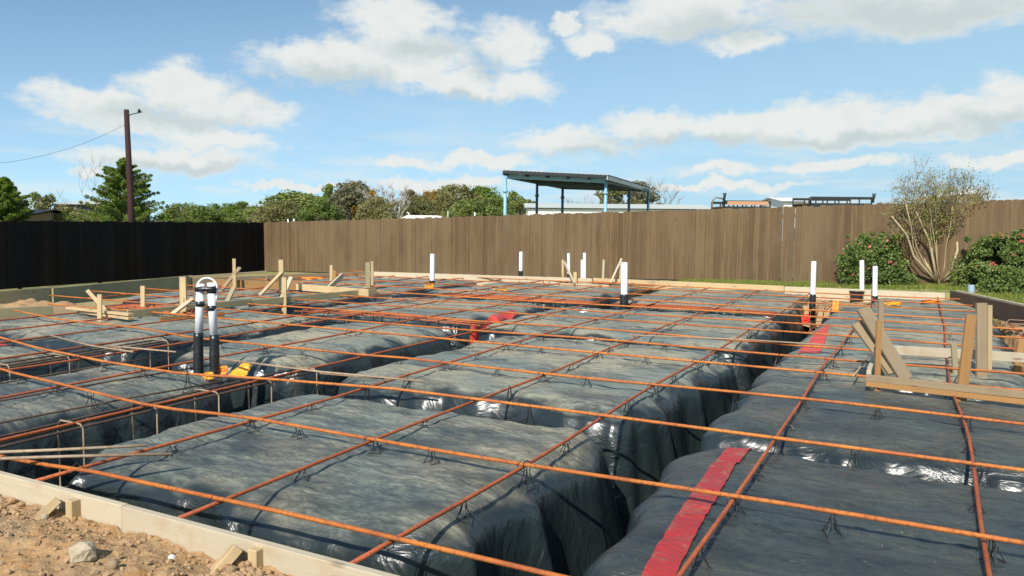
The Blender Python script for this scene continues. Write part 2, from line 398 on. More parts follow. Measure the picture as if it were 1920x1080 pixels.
def leaffn(c1, c2, c3, tr=0.25):
    def fn(t, b):
        isl = t.node('ShaderNodeNewGeometry').outputs['Random Per Island']; p = posc(t)
        oi = t.node('ShaderNodeObjectInfo')
        n = t.noise(p, 0.9, 4, 0.6)
        c = t.mix(t.ramp(n, 0.35, 0.65), c1, c2); c = t.mix(t.ramp(isl, 0.55, 1.0), c, c3)
        c = t.mix(1.0, c, t.mix(oi.outputs['Random'], (0.8, 0.85, 0.8), (1.2, 1.12, 1.1)), 'MULTIPLY')
        t.put(b.inputs['Base Color'], c)
        tn = t.node('ShaderNodeBsdfTranslucent'); t.put(tn.inputs[0], c)
        mx = t.node('ShaderNodeMixShader'); mx.inputs[0].default_value = tr
        t.put(mx.inputs[1], b.outputs[0]); t.put(mx.inputs[2], tn.outputs[0])
        t.put(t.n['Material Output'].inputs[0], mx.outputs[0])
    return fn
M_lf_con = mat('cedar_foliage', leaffn((0.10, 0.165, 0.025), (0.17, 0.24, 0.03), (0.24, 0.30, 0.055)), 0.7, 0.2)
M_lf_green = mat('green_foliage', leaffn((0.135, 0.185, 0.045), (0.19, 0.235, 0.06), (0.25, 0.28, 0.09)), 0.7, 0.2)
M_lf_olive = mat('olive_foliage', leaffn((0.17, 0.18, 0.065), (0.22, 0.21, 0.08), (0.27, 0.24, 0.12)), 0.75, 0.2)
M_lf_aut = mat('autumn_foliage', leaffn((0.24, 0.19, 0.035), (0.34, 0.21, 0.03), (0.38, 0.20, 0.05)), 0.75, 0.2)
M_lf_grey = mat('grey_brown_foliage', leaffn((0.21, 0.19, 0.12), (0.25, 0.22, 0.14), (0.18, 0.19, 0.09)), 0.8, 0.2)
M_lf_rose = mat('rose_leaves', leaffn((0.115, 0.18, 0.04), (0.175, 0.24, 0.055), (0.26, 0.29, 0.10)), 0.5, 0.35)
M_lf_myr = mat('myrtle_leaves', leaffn((0.22, 0.27, 0.065), (0.31, 0.31, 0.09), (0.33, 0.24, 0.11)), 0.6, 0.3)
M_lf_myrg = mat('fresh_sucker_leaves', leaffn((0.09, 0.20, 0.03), (0.13, 0.25, 0.04), (0.17, 0.28, 0.05)), 0.6, 0.3)
M_petal = mat('pink_petals', leaffn((0.50, 0.13, 0.11), (0.62, 0.28, 0.24), (0.50, 0.08, 0.06)), 0.6, 0.3)
M_twig = mat('brown_twig', plain((0.23, 0.17, 0.11), 0.9, 0.3, 6), 0.9, 0.1)
M_bark = mat('grey_bark', plain((0.22, 0.18, 0.14), 0.9, 0.3, 6), 0.9, 0.1)
M_barkpale = mat('pale_tan_bark', plain((0.47, 0.37, 0.22), 0.8, 0.25, 6), 0.8, 0.2)
M_barkdead = mat('bleached_bark', plain((0.42, 0.38, 0.34), 0.9, 0.2, 6), 0.9, 0.1)
M_grass = mat('grass_blades', leaffn((0.16, 0.24, 0.035), (0.22, 0.27, 0.05), (0.36, 0.32, 0.12), 0.35), 0.7, 0.2)

#__GEOMETRY__
# ================================================================== SETTING: terrain
SX0, SX1, SY0, SY1 = -14.2, 2.3, 2.44, 18.02
def gz(x, y):
    return np.clip(0.0+(x+1.9)*0.0277, -1.0, 0.16)
def axis(lo, hi, marks, step_fn):
    a = [lo]
    while a[-1] < hi: a.append(a[-1]+step_fn(a[-1]))
    return np.array(sorted(set([round(v, 4) for v in a]+marks)))
tx = axis(-420, 420, [SX0-0.02, SX0+0.05, SX1, SX1+0.06], lambda v: max(0.35, abs(v+3)*0.06))
ty = axis(-60, 700, [SY0-0.005, SY0+0.03, SY1-0.01, SY1+0.02], lambda v: max(0.35, abs(v-12)*0.06))
X, Y = np.meshgrid(tx, ty)
Z = gz(X, Y)+(fbm(X*1.3, Y*1.3)-0.5)*0.07
inside = (X > SX0+0.02) & (X < SX1+0.03) & (Y > SY0) & (Y < SY1)
Z = np.where(inside, -1.35, Z)
Z = np.where((Y < SY0) & (Y > -3) & (X < 3) & (X > -9), -0.45, Z)
Z = np.where((Y > 18) & (Y < 22), Z-0.02, Z)
tag(gridmesh('ground', X, Y, Z, M_ground), kind='structure')

# near spoil of loose sandy clay outside the form board
xs = np.arange(-7.5, 0.2, 0.014); ys = np.arange(-0.4, 2.425, 0.014)
X, Y = np.meshgrid(xs, ys)
def dirtz(X, Y):
    z = -0.078+0.10*(fbm(X*1.1+5, Y*1.1, 3)-0.5)
    z = z+0.07*np.clip((2.3-Y)/1.0, 0, 1)*np.clip((-X-1.9)/1.2, 0, 1)
    z = z+0.055*np.exp(-((Y-2.05)/0.2)**2)*fbm(X*3, Y*3+4, 3)
    r = np.abs(fbm(X*9, Y*9, 5, 0.62)-0.5)
    z = z+0.075*(fbm(X*11+3, Y*11, 6, 0.62)-0.5)+0.03*(0.25-r)+0.016*(fbm(X*50, Y*50, 2)-0.5)
    z = z-0.015*np.clip((Y-2.25)/0.15, 0, 1)
    return z
tag(gridmesh('dirt', X, Y, dirtz(X, Y), M_dirt), kind='structure')
# inner fill of soil behind the left step of the form, and clay at the far end of the beam trench
def mound(name, x0, x1, y0, y1, z0, amp, m_, step=0.05):
    X, Y = np.meshgrid(np.arange(x0, x1, step), np.arange(y0, y1, step))
    e = np.clip(np.minimum(np.minimum(X-x0, x1-X), np.minimum(Y-y0, y1-Y))/0.3, 0, 1)
    Z = z0-0.35*(1-e)+amp*(fbm(X*3.1, Y*3.1, 5, 0.6)-0.5)
    return tag(gridmesh(name, X, Y, Z, m_), kind='structure')
mound('soil_fill', -14.15, -12.4, 3.0, 8.7, -0.03, 0.22, M_dirt)
mound('clay_bottom', -2.35, -0.75, 15.6, 18.0, -0.17, 0.16, M_dirt)
mound('soil_fill', 1.02, 2.2, 10.8, 17.9, -0.32, 0.2, M_dirt)
mound('soil_strip', -9.0, 4.0, 18.05, 18.75, -0.01, 0.10, M_dirt)

# clods: uncountable crumbs of soil
def lump(mb, c, r, seed, sub=1, squash=0.75):
    bm = bmesh.new(); bmesh.ops.create_icosphere(bm, subdivisions=sub, radius=1)
    rr = random.Random(seed); ang = rr.random()*6.28; sx = 0.7+rr.random()*0.6
    for v in bm.verts:
        k = 1+(rr.random()-0.5)*0.45
        x, y, z = v.co*k
        v.co = Vector((c[0]+r*(x*sx*math.cos(ang)-y*math.sin(ang)), c[1]+r*(x*sx*math.sin(ang)+y*math.cos(ang)), c[2]+r*z*squash))
    mb.add([v.co[:] for v in bm.verts], [[v.index for v in f.verts] for f in bm.faces]); bm.free()
mb = MB(); rr = random.Random(11)
for i in range(4200):
    x = rr.uniform(-5.2, -0.9); y = 2.40-abs(rr.gauss(0, 0.55)) if rr.random() < 0.6 else rr.uniform(1.2, 2.4)
    if y > 2.40 or y < 0.9: continue
    if rr.random() > 0.25+1.2*float(fbm(np.array(x*2.1), np.array(y*2.1), 2))**1.5: continue
    r = min(0.020, 0.003+rr.expovariate(1)*0.0042)
    lump(mb, (x, y, float(dirtz(np.array(x), np.array(y)))+r*0.25), r, i)
for i in range(700):      # darker heap at the bottom edge and at the left margin
    c = on(rr.gauss(530, 70), rr.uniform(1045, 1110), -0.1) if i % 3 else on(rr.gauss(0, 24), rr.gauss(930, 22), -0.08)
    if c.y > 2.38: continue
    r = rr.uniform(0.006, 0.024)
    lump(mb, (c.x, c.y, float(dirtz(np.array(c.x), np.array(c.y)))+r*0.4), r, i+9000)
o = mb.build('soil_clods', M_clod); tag(o, 'loose crumbs and clods of dry soil scattered in front of the near form board', 'soil clods', kind='stuff')
def rock(px, py, r, label, m_=M_rock, name='rock', cat='rock', seed=1):
    c = on(px, py, -0.07); mb = MB(); lump(mb, (0, 0, 0), r, seed, 1, 1.15)
    o = mb.build(name, m_, smooth=False, loc=(c.x, c.y, float(dirtz(np.array(c.x), np.array(c.y)))+r*0.5))
    bv = o.modifiers.new('round', 'SUBSURF'); bv.levels = bv.render_levels = 2; bv.subdivision_type = 'SIMPLE' if r > 0.04 else 'CATMULL_CLARK'
    if r > 0.04:
        tx_ = bpy.data.textures.new('rock_rough', 'CLOUDS'); tx_.noise_scale = 0.05; dm = o.modifiers.new('rough', 'DISPLACE'); dm.texture = tx_; dm.strength = 0.03; dm.mid_level = 0.5
    return tag(o, label, cat)
rock(154, 1060, 0.048, 'largest pale grey rock lying on the sandy soil near the bottom left', seed=5)
rock(322, 1044, 0.020, 'small whitish stone lying on the soil in front of the near form board', M_wht, 'stone', 'stone', 8)
rock(213, 1079, 0.03, 'dark small stone half buried in the soil right of the pale rock', M_woodgrey, 'stone', 'stone', 12)
rock(86, 981, 0.02, 'tiny cream stone at the foot of the left form board brace', M_rock, 'stone', 'stone', 15)

# grass along the foot of the fence (too fine to count)
def grass(n, region, h, seed, name, label):
    rs = np.random.RandomState(seed); x = rs.uniform(region[0], region[1], n); y = rs.uniform(region[2], region[3], n)
    keep = vn(x*1.7, y*1.7+3)+0.5*vn(x*6, y*6) > 0.55; keep &= ~((x < 0.75+(17.62-y)*0.30) & (y < 18.2)); x = x[keep]; y = y[keep]; n = len(x)
    z = gz(x, y)-0.03; a = rs.uniform(0, 6.28, n); hh = h*rs.uniform(0.4, 1.2, n); w = 0.007+0.008*rs.rand(n)
    lx = rs.normal(0, 0.35, n)*hh; ly = rs.normal(0, 0.35, n)*hh
    V = np.stack([np.stack([x-w*np.cos(a), y-w*np.sin(a), z], -1), np.stack([x+w*np.cos(a), y+w*np.sin(a), z], -1),
                  np.stack([x+lx, y+ly, z+hh], -1)], 1).reshape(-1, 3)
    F = np.arange(3*n).reshape(-1, 3)
    return tag(npmesh(name, V, F, M_grass), label, 'grass', kind='stuff')
grass(60000, (-5.5, 7, 18.9, 20.4), 0.10, 4, 'grass', 'strip of short green grass along the foot of the sunlit brown fence')
grass(26000, (0.5, 7, 15.5, 19.5), 0.07, 5, 'grass', 'patchy dry grass beyond the right corner of the slab form')

# ================================================================== black plastic sheet draped over blocks and trenches
BL = [(-4.80,-1.88,3.0,5.36,0.0),(-4.98,-1.87,5.84,9.25,0.0),(-5.70,-1.93,9.78,13.0,0.0),(-5.2,-2.0,13.6,17.95,0.01),
      (-1.36,2.9,2.95,5.38,-0.01),(-1.39,2.9,5.72,7.9,0.0),(-1.41,-0.2,7.2,15.6,0.0),(-0.9,1.02,8.6,17.9,0.01),
      (-7.50,-5.80,2.9,5.42,0.0),(-7.55,-5.72,6.05,9.35,0.0),(-11.9,-8.10,2.9,5.6,0.0),(-11.9,-8.12,6.0,9.4,0.01),
      (-9.2,-6.0,10.0,13.0,0.0),(-9.3,-5.75,13.6,17.95,0.01),(-13.7,-9.8,9.9,12.9,0.0),(-13.6,-9.8,13.5,17.6,0.0)]
TOPZ = -0.085; BOT = -1.15
def sheetz(X, Y):
    h = np.full(np.shape(X), -9.0)
    wob = 0.14*(fbm(X*0.9+3, Y*0.9, 3)-0.5)+0.07*(fbm(X*3+3, Y*3, 2)-0.5)
    for (x0, x1, y0, y1, dz) in BL:
        R_ = 0.34
        cx = np.clip(X, x0+R_, x1-R_); cy = np.clip(Y, y0+R_, y1-R_)
        dx = X-cx; dy = Y-cy; L = np.sqrt(dx*dx+dy*dy)+1e-6
        qx = cx+dx/L*0.6; qy = cy+dy/L*0.6
        d = L-R_
        fold = np.abs(fbm(qx*1.7+x0, qy*1.7+y0, 2, 0.4)-0.5)*2.4+0.35*np.abs(vn(qx*4.5+y0, qy*4.5)-0.5)
        fold2 = (vn(qx*7+y0, qy*7+x0)-0.5)*(vn(qx*1.3, qy*1.3+5)*1.6)
        amp = np.clip((d+0.16)/0.22, 0, 1)
        d = d+wob-0.17*amp*(0.40-fold)-0.03*amp*fold2
        # crown, shoulder, then steep drape
        prof = np.where(d < -0.26, 0, np.where(d < 0.0, -0.12*((d+0.26)/0.26)**2.2, -0.12-(d*4.6)))
        hb = TOPZ+dz+prof+0.02*np.clip(-d/0.8, 0, 1)
        h = np.maximum(h, hb)
    bot = BOT+0.05*(fbm(X*2.2, Y*2.2, 3)-0.5)
    k = 0.06
    h = np.maximum(h, bot)+k*0.3*np.exp(-((h-bot)/k)**2)
    # hollows and wrinkles: long tension lines, wavy, running roughly crosswise
    h = h+0.07*(fbm(X*1.0, Y*1.0+7, 3)-0.5)
    U = 0.89*X+0.46*Y; V_ = 0.89*Y-0.46*X
    wx = 1.1*(fbm(X*0.8, Y*0.8+40, 3)-0.5)
    flatm = np.clip((h+0.30)/0.15, 0.10, 1)
    w1 = np.abs(fbm(U*1.3+wx*2, V_*4.2+wx*3, 3, 0.5)-0.5)
    w2 = np.abs(fbm(U*2.8+wx*3+30, V_*9.5+wx*6, 3, 0.5)-0.5)
    w3 = np.abs(fbm(X*2.2-wx*4+9, Y*2.2+wx*4+70, 3, 0.5)-0.5)
    h = h+flatm*(0.085*(0.16-np.minimum(w1, 0.16))+0.026*(0.14-np.minimum(w2, 0.14))+0.05*(0.10-np.minimum(w3, 0.10)))
    h = h+0.012*flatm*(fbm(X*7, Y*11, 2)-0.5)
    return h
def saxis(a, b, f):
    v = [a]
    while v[-1] < b: v.append(v[-1]+f(v[-1]))
    v[-1] = b; return np.array(v)
sy = saxis(2.462, 17.975, lambda y: 0.017+0.0042*(y-2.46))
sx = saxis(-14.12, 2.25, lambda x: 0.020 if -5.4 < x < 1.3 else 0.020+0.006*max(-5.4-x, x-1.3))
X, Y = np.meshgrid(sx, sy)
Zs = sheetz(X, Y)
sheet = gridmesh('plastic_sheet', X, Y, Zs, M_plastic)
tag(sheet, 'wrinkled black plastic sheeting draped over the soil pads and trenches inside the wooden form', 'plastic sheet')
def sz(x, y): return float(sheetz(np.array(float(x)), np.array(float(y))))

def strip(pts, w, m_, label, wob=0.01, cut=0):
    """seam tape following the sheet: parts of the sheet"""
    pts = [Vector((p[0], p[1])) for p in pts]; S_ = []
    for a, b in zip(pts[:-1], pts[1:]):
        n = max(2, int((b-a).length/0.02))
        S_ += [(a+(b-a)*i/n, (b-a).normalized()) for i in range(n)]
    nw = 9; V = []; n = len(S_)
    for i, (p, t) in enumerate(S_):
        ww = w if not hasattr(w, '__len__') else w[0]+(w[1]-w[0])*i/(n-1)
        s_ = Vector((t.y, -t.x))
        for k in range(nw):
            q = p+s_*ww*((k/(nw-1))-0.5)*(1+wob*math.sin(i*0.7))
            V.append((q.x, q.y, 0))
    V = np.array(V); V[:, 2] = sheetz(V[:, 0], V[:, 1])+0.010
    i = np.arange(n*nw).reshape(n, nw)
    F = np.stack([i[:-1, :-1], i[1:, :-1], i[1:, 1:], i[:-1, 1:]], -1).reshape(-1, 4)
    o = npmesh('tape_strip', V, F, m_, parent=sheet, smooth=True); o['label'] = label
def g2(x, y, z=TOPZ): p = on(x, y, z); return (p.x, p.y)
strip([g2(1403, 828), g2(1355, 880), g2(1232, 1080), g2(1180, 1150)], 0.135, M_tape, 'dusty red tape strip running toward the viewer')
strip([g2(1548, 612), g2(1532, 640), g2(1522, 652), g2(1517, 663)], (0.10, 0.26), M_tape2, 'bright red tape wrapped over the pad right of the trench')
strip([g2(1502, 590), g2(1511, 598), g2(1513, 608)], 0.16, M_tape2, 'red tape patch on the trench edge near the far white pipe')
strip([g2(970, 581), g2(940, 588), g2(912, 597), g2(896, 601), g2(888, 605)], (0.10, 0.22), M_tape2, 'red tape curving over the pad in the middle')
strip([g2(-20, 652), g2(20, 648), g2(48, 646)], 0.2, M_tape2, 'pinkish red tape at the left margin')
strip([g2(0, 868), g2(12, 875)], 0.12, M_tape, 'red tape scrap behind the near form board')
strip([g2(1585, 566), g2(1612, 557)], 0.25, M_tape2, 'bright red tape around the black bucket')

# ================================================================== rebar mat
BY = [2.73, 4.02, 5.28, 6.58, 7.93, 8.75, 9.6, 10.6, 11.6, 12.5, 13.6, 14.8, 16.0, 17.1]
AX = [-13.2, -12.1, -11.16, -10.25, -9.2, -8.15, -7.5, -6.45, -5.12, -4.17, -3.1, -2.03, -0.83, 0.3]
ORD = ['first', 'second', 'third', 'fourth', 'fifth', 'sixth', 'seventh', 'eighth', 'ninth', 'tenth', 'eleventh', 'twelfth', 'thirteenth', 'fourteenth', 'fifteenth']
SPEC = {1: [(-9.3, 4.6), (-7.2, 4.16), (-5.19, 3.93), (-4.87, 3.91), (-4.17, 4.02)], 2: [(-10.5, 5.55), (-9.56, 5.42), (-8.29, 5.13), (-7.0, 4.95), (-5.8, 4.88), (-5.14, 5.06), (-4.2, 5.22)],
        3: [(-12, 7.0), (-10.56, 6.72), (-8.75, 6.70), (-7.48, 6.42), (-6.4, 6.46), (-5.0, 6.52)], 0: [(-5.6, 2.60), (-4.63, 2.66), (-4.2, 2.70)]}
def bary(i, x):
    if i in SPEC and x < SPEC[i][-1][0]:
        P = SPEC[i]
        return float(np.interp(x, [p[0] for p in P], [p[1] for p in P]))
    return BY[i]
RB = 0.0118
rs = random.Random(5)
def wand(i, s, k=0.03): return k*(float(vn(np.array(s*0.45+i*7.1), np.array(i*3.3)))-0.5)*2
for i, y0 in enumerate(BY):
    xl = [-5.75, -9.3, -10.5, -12.0][i] if i < 4 else (-12.6 if y0 < 8.5 else -13.9)
    xr = 2.2 if y0 < 13 else 1.1
    xx = np.arange(xl, xr, 0.35); pts = []
    for x in xx:
        yy = bary(i, x)+wand(i, x, 0.035); pts.append((x, yy, 0.012+wand(i+40, x, 0.016)))
    mb = MB(); mb.tube(pts, RB, 8)
    o = mb.build('rebar', M_rebarB, smooth=True)
    if i < 6:
        for j in range(5, len(AX)):
            x = AX[j]+wand(j+20, y0, 0.04)
            if x < xl or x > xr: continue
            yy = bary(i, x)+wand(i, x, 0.035); m2 = MB(); s_ = 0.021
            m2.tube([(x-s_, yy-s_, -.030), (x-s_*.9, yy-s_*.9, .012), (x, yy, .034), (x+s_*.9, yy+s_*.9, .012), (x+s_, yy+s_, -.030), (x+s_*.4, yy-s_*.3, -.036), (x+.006, yy-.03, -.02), (x+.016, yy-.045, -.005)], 0.0022, 5)
            m2.build('wire_tie', M_wire, o)
    tag(o, '%s crosswise orange rebar counted from the near form board' % ORD[i], 'rebar', 'crosswise orange rebars of the mat')
for i, x0 in enumerate(AX):
    ya = 2.50 if x0 > -8.3 else (3.1 if x0 > -12 else 8.9); yb = 17.8 if x0 > -13 else 16.9
    yy = np.arange(ya, yb, 0.35); pts = [(x0+wand(i+20, y, 0.04), y, -0.014+wand(i+60, y, 0.016)) for y in yy]
    mb = MB(); mb.tube(pts, RB*0.95, 8)
    o = mb.build('rebar', M_rebarA, smooth=True)
    k = len(AX)-1-i
    tag(o, '%s lengthwise reddish rebar counted from the right side of the slab' % ORD[k], 'rebar', 'lengthwise reddish rebars of the mat')
# bare dark bars and tan rods
def rod(name, pts, r, m_, label, cat='steel rod', group=None):
    mb = MB(); mb.tube(pts, r, 7); return tag(mb.build(name, m_, smooth=True), label, cat, group)
DK = [((0, 793), (250, 745), (440, 712), 'lowest of the bare dark rods left of the twin pipes'),
      ((0, 752), (200, 716), (400, 684), 'middle bare dark rod left of the twin pipes'),
      ((0, 719), (160, 691), (320, 665), 'upper bare dark rod left of the twin pipes'),
      ((0, 640), (70, 638), (120, 632), 'short dark rod over the trench near the left margin')]
for a, b, c, l in DK:
    P = [on(*q, -0.035) for q in (a, b, c)]; d = (P[0]-P[1])
    rod('steel_rod', [P[0]+d*0.8]+P, 0.008, M_rebarD, l, group='bare dark rods at the left')
def zr(q): return on(q[0], q[1], q[2] if len(q) > 2 else 0.03)
for pts, l in [([(-60, 850, .05), (100, 844, .05), (275, 835, .04)], 'longer upper tan rod lying across the trench at the near left'),
               ([(-60, 862, .05), (120, 856, .05), (322, 851, .04)], 'lower tan rod with orange tip lying across the trench at the near left'),
               ([(405, 672, .06), (600, 697, .05), (795, 715, .03)], 'long tan rod running right from the twin pipes over the trench'),
               ([(600, 700, .02), (720, 710, .02)], 'short tan rod beside the long tan rod over the trench'),
               ([(75, 624, .03), (170, 648, .05), (250, 660, .05)], 'tan rod lying diagonally left of the twin pipes'),
               ([(200, 648, .06), (330, 660, .05)], 'short tan rod crossing the small trench left of the twin pipes'),
               ([(1180, 628, .04), (1400, 637, .03), (1600, 650, .03)], 'thin grey rod lying crosswise between orange bars right of centre')]:
    rod('steel_rod', [zr(q) for q in pts], 0.0095, M_rebarT, l, group='loose tan rods')
rod('steel_rod', [zr((1640, 655, .0)), zr((1600, 705, .03))], 0.009, M_rebarT, 'short tan rod leaning by the left end of the right batter board')

# cages of stirrups in the trenches
def cage(x0, x1, y0, y1, zt, zb, n, label, topm=M_rebarD, step=None):
    e = empty('rebar_cage', ((x0+x1)/2, y0, zb), label, 'rebar cage', 'beam cages in the trenches'); ox, oy, oz = e.location
    def R_(p): return (p[0]-ox, p[1]-oy, p[2]-oz)
    for (x, z) in ((x0, zt), (x0+(x1-x0)*0.5, zt-0.004), (x1, zt), (x0, zb), (x1, zb)):
        mb = MB(); yy = np.arange(y0, y1+0.01, 0.4)
        mb.tube([R_((x+wand(int(x*99) % 31, y, 0.012), y, z+wand(3, y+x, 0.008))) for y in yy], 0.0095, 7); mb.build('rod', topm, e, True)
    for k in range(n):
        y = y0+0.25+(y1-y0-0.4)*k/max(1, n-1); a = x0-0.018; b = x1+0.018; t = zt+0.018; c = zb-0.018; q = 0.03
        mb = MB(); mb.tube([R_(p) for p in [(a+q, y, t), (b-q, y, t), (b, y, t-q), (b, y, c+q), (b-q, y, c), (a+q, y, c), (a, y, c+q), (a, y, t-q)]], 0.0065, 6, closed=True)
        mb.build('stirrup', M_rebarT, e, True)
cage(-5.32, -5.08, 2.55, 5.9, -0.03, -0.50, 6, 'dark steel beam cage with stirrups hanging in the near left trench')
cage(-8.02, -7.74, 3.6, 6.4, -0.03, -0.45, 5, 'dark steel beam cage in the trench at the left margin')
cage(-1.72, -1.5, 14.6, 17.0, -0.12, -0.48, 5, 'rusty beam cage in the far end of the trench beside a white pipe', M_rebarA)
e = cage(1.15, 1.45, 10.8, 13.9, 0.0, -0.4, 6, 'rusty beam cage in the trench by the right form board', M_rebarA)
def xcage(x0, x1, y0, y1, z, n, label):
    e = empty('rebar_bundle', (x0, y0, z), label, 'rebar bundle')
    for k in range(n):
        y = (y1-y0)*k/(n-1); mb = MB(); mb.tube([(0, y, 0), ((x1-x0)*0.5, y+0.03, 0.02), (x1-x0, y-0.02, 0.0)], 0.012, 7); mb.build('rod', M_rebarA, e, True)
    for k in range(int((x1-x0)/0.5)):
        x = 0.2+k*0.5; mb = MB(); mb.tube([(x, -0.05, -0.2), (x, -0.05, 0.02), (x, y1-y0+0.05, 0.02), (x, y1-y0+0.05, -0.2)], 0.008, 6); mb.build('stirrup', M_rebarD, e, True)
xcage(-8.6, -5.2, 13.05, 13.5, -0.05, 4, 'bundle of red bars over the cross trench left of the white pipe in the middle')
xcage(-8.8, -5.4, 9.5, 9.9, -0.04, 3, 'bundle of red bars over the cross trench nearer the viewer')
xcage(-11.6, -9.6, 8.1, 8.5, 0.0, 4, 'tangled bars under the left corner of the raised boards')
xcage(-4.9, -2.1, 13.1, 13.5, -0.05, 3, 'bundle of red bars over the cross trench right of the middle white pipe')
xcage(-9.2, -5.4, 17.4, 17.7, -0.03, 3, 'bars laid along the foot of the far form board')

# wire chairs
mb = MB()
for a in range(4):
    t = math.pi/4+a*math.pi/2; c, s = math.cos(t), math.sin(t)
    mb.tube([(0.013*c, 0.013*s, 0.075), (0.016*c, 0.016*s, 0.055), (0.042*c, 0.042*s, 0.004), (0.052*c, 0.052*s, 0.0)], 0.0028, 5)
for s in (-1, 1):
    mb.tube([(0.03*s, -0.032, 0.004), (0.03*s, 0.032, 0.004)], 0.0026, 5)
mb.tube([(-0.013, -0.013, 0.074), (-0.016, -0.016, 0.094), (0.0, 0.0, 0.104), (0.013, 0.013, 0.096), (0.012, 0.012, 0.074)], 0.0028, 5)
chair0 = None; cnt = 0
for i, y0 in enumerate(BY[:9]):
    for j in range(5 if i < 4 else 8, len(AX)):
        for half in (0, 1):
            if half and j == len(AX)-1: continue
            if half and i > 6: continue
            xa = AX[j]; xb = AX[j+1] if half else xa
            x = (xa*0.5+xb*0.5) if half else xa+0.05
            x += rs.uniform(-0.1, 0.1)*(1 if half else 0.2); y = bary(i, x)+wand(i, x, 0.035)
            zc = sz(x, y)
            if zc < -0.16 or (x < -5.9 and i == 0): continue
            if chair0 is None: o = chair0 = mb.build('rebar_chair', M_wire)
            else: o = chair0.copy(); COL.objects.link(o)
            o.location = (x, y, zc); o.rotation_euler = (0, 0, rs.uniform(0, 3)); o.scale = (1.15, 1.15, min(1.7, max(0.6, (0.0-zc)/0.085)))
            k = len(AX)-1-j
            where = ('at the %s lengthwise bar from the right' % ORD[k]) if not half else ('just right of the %s lengthwise bar from the right' % ORD[k])
            tag(o, 'wire chair under %s crosswise bar, %s' % (ORD[i], where), 'rebar chair', 'wire chairs holding up the mat'); cnt += 1
for j in range(8, len(AX)):           # chairs under the lengthwise bars, half way between crossings
    for i in range(0, 5):
        x = AX[j]+wand(j+20, BY[i]+0.6, 0.04); y = (BY[i]+BY[i+1])/2; zc = sz(x, y)
        if zc < -0.16 or j == 8: continue
        o = chair0.copy(); COL.objects.link(o); o.location = (x, y, zc); o.rotation_euler = (0, 0, rs.uniform(0, 3)); o.scale = (1.15, 1.15, min(1.6, max(0.5, (-0.025-zc)/0.085)))
        tag(o, 'wire chair under the %s lengthwise bar from the right, beyond the %s crosswise bar' % (ORD[len(AX)-1-j], ORD[i]), 'rebar chair', 'wire chairs holding up the mat')

# ================================================================== form boards
def formboard(a, b, za, zb, h, th, m_, label, name='form_board', cat='form board', stub=True):
    p = on(*a, za); q = on(*b, zb)
    e = tag(board(name, (p.x, p.y, za-h/2), (q.x, q.y, zb-h/2), th, h, m_), label, cat); return e
def fb(p, q, h, th, m_, label, cat='form board'):
    return tag(board('form_board', p, q, th, h, m_), label, cat)
fb((-7.6, 2.445, 0.03-0.14), (-3.35, 2.440, 0.03-0.14), 0.28, 0.038, M_woodcream, 'near form board at the left, pale and sunlit, behind the heap of soil')
fb((-3.347, 2.439, 0.028-0.14), (1.8, 2.400, 0.028-0.14), 0.28, 0.038, M_woodcream, 'near form board continuing right to the bottom edge of the picture')
fb((-14.05, 4.0, -0.05), (-14.17, 9.3, -0.04), 0.34, 0.04, M_wood2, 'left form board nearest the viewer, behind the soil fill')
formboard((98, 540), (360, 516), 0.12, 0.12, 0.33, 0.04, M_wood2, 'long greenish form board in front of the dark fence')
formboard((362, 521), (498, 517), 0.07, 0.07, 0.26, 0.04, M_woodgrey, 'grey form board between the dark fence and the leaning stakes')
formboard((500, 516), (688, 509), 0.05, 0.05, 0.2, 0.04, M_woodgrey, 'weathered form board at the far left corner of the slab')
formboard((690, 509), (1110, 522), 0.07, 0.07, 0.26, 0.04, M_woodcream, 'bright far form board left of the small stake frame')
formboard((1112, 521), (1470, 536), 0.07, 0.07, 0.22, 0.04, M_wood, 'amber far form board right of the small stake frame')
formboard((1472, 537), (1772, 549), 0.09, 0.09, 0.26, 0.04, M_woodcream, 'far form board below the rose bushes')
fb((0.50, 17.62, -0.02), (1.75, 13.3, 0.02), 0.30, 0.04, M_woodbrown, 'dark brown form board at the right corner of the slab')
fb((0.60, 17.72, 0.03), (1.9, 13.3, 0.07), 0.22, 0.05, M_woodcream, 'pale form board behind the dark brown one at the right corner')
formboard((-60, 581), (98, 573), 0.04, 0.04, 0.22, 0.04, M_wood2, 'short weathered form board at the inner left step of the slab')
formboard((100, 574), (150, 577), 0.04, 0.02, 0.18, 0.04, M_woodgrey, 'stub board turning in at the end of the inner left form board')
tag(board('plank', on(355, 519, 0.13), on(500, 509, 0.22), 0.09, 0.03, M_woodgrey), 'thin plank lying on the form board, its end stopping at the fence corner', 'plank')
# braces at the near board
def nbrace(xt, yt, xb, yb, label):
    top = on(xt, yt, 0.0); bot = on(xb, yb, -0.12)
    e = empty('form_brace', (top.x, 2.41, -0.1), label, 'brace', 'braces nailed to the near form board')
    ax = top.x
    board('kicker', (ax-0.02, 2.385, 0.0), (ax-0.10, 2.13, -0.22), 0.09, 0.045, M_wood, e, up=(0, 0.6, 1))
    board('stake', (ax+0.075, 2.395, -0.3), (ax+0.075, 2.40, 0.012), 0.055, 0.05, M_wood, e, up=(1, 0, 0))
nbrace(138, 930, 100, 975, 'wooden brace and stake at the left of the near form board, buried in the soil')
nbrace(448, 1030, 400, 1075, 'wooden brace and stake near the bottom edge, right of the pale rock')

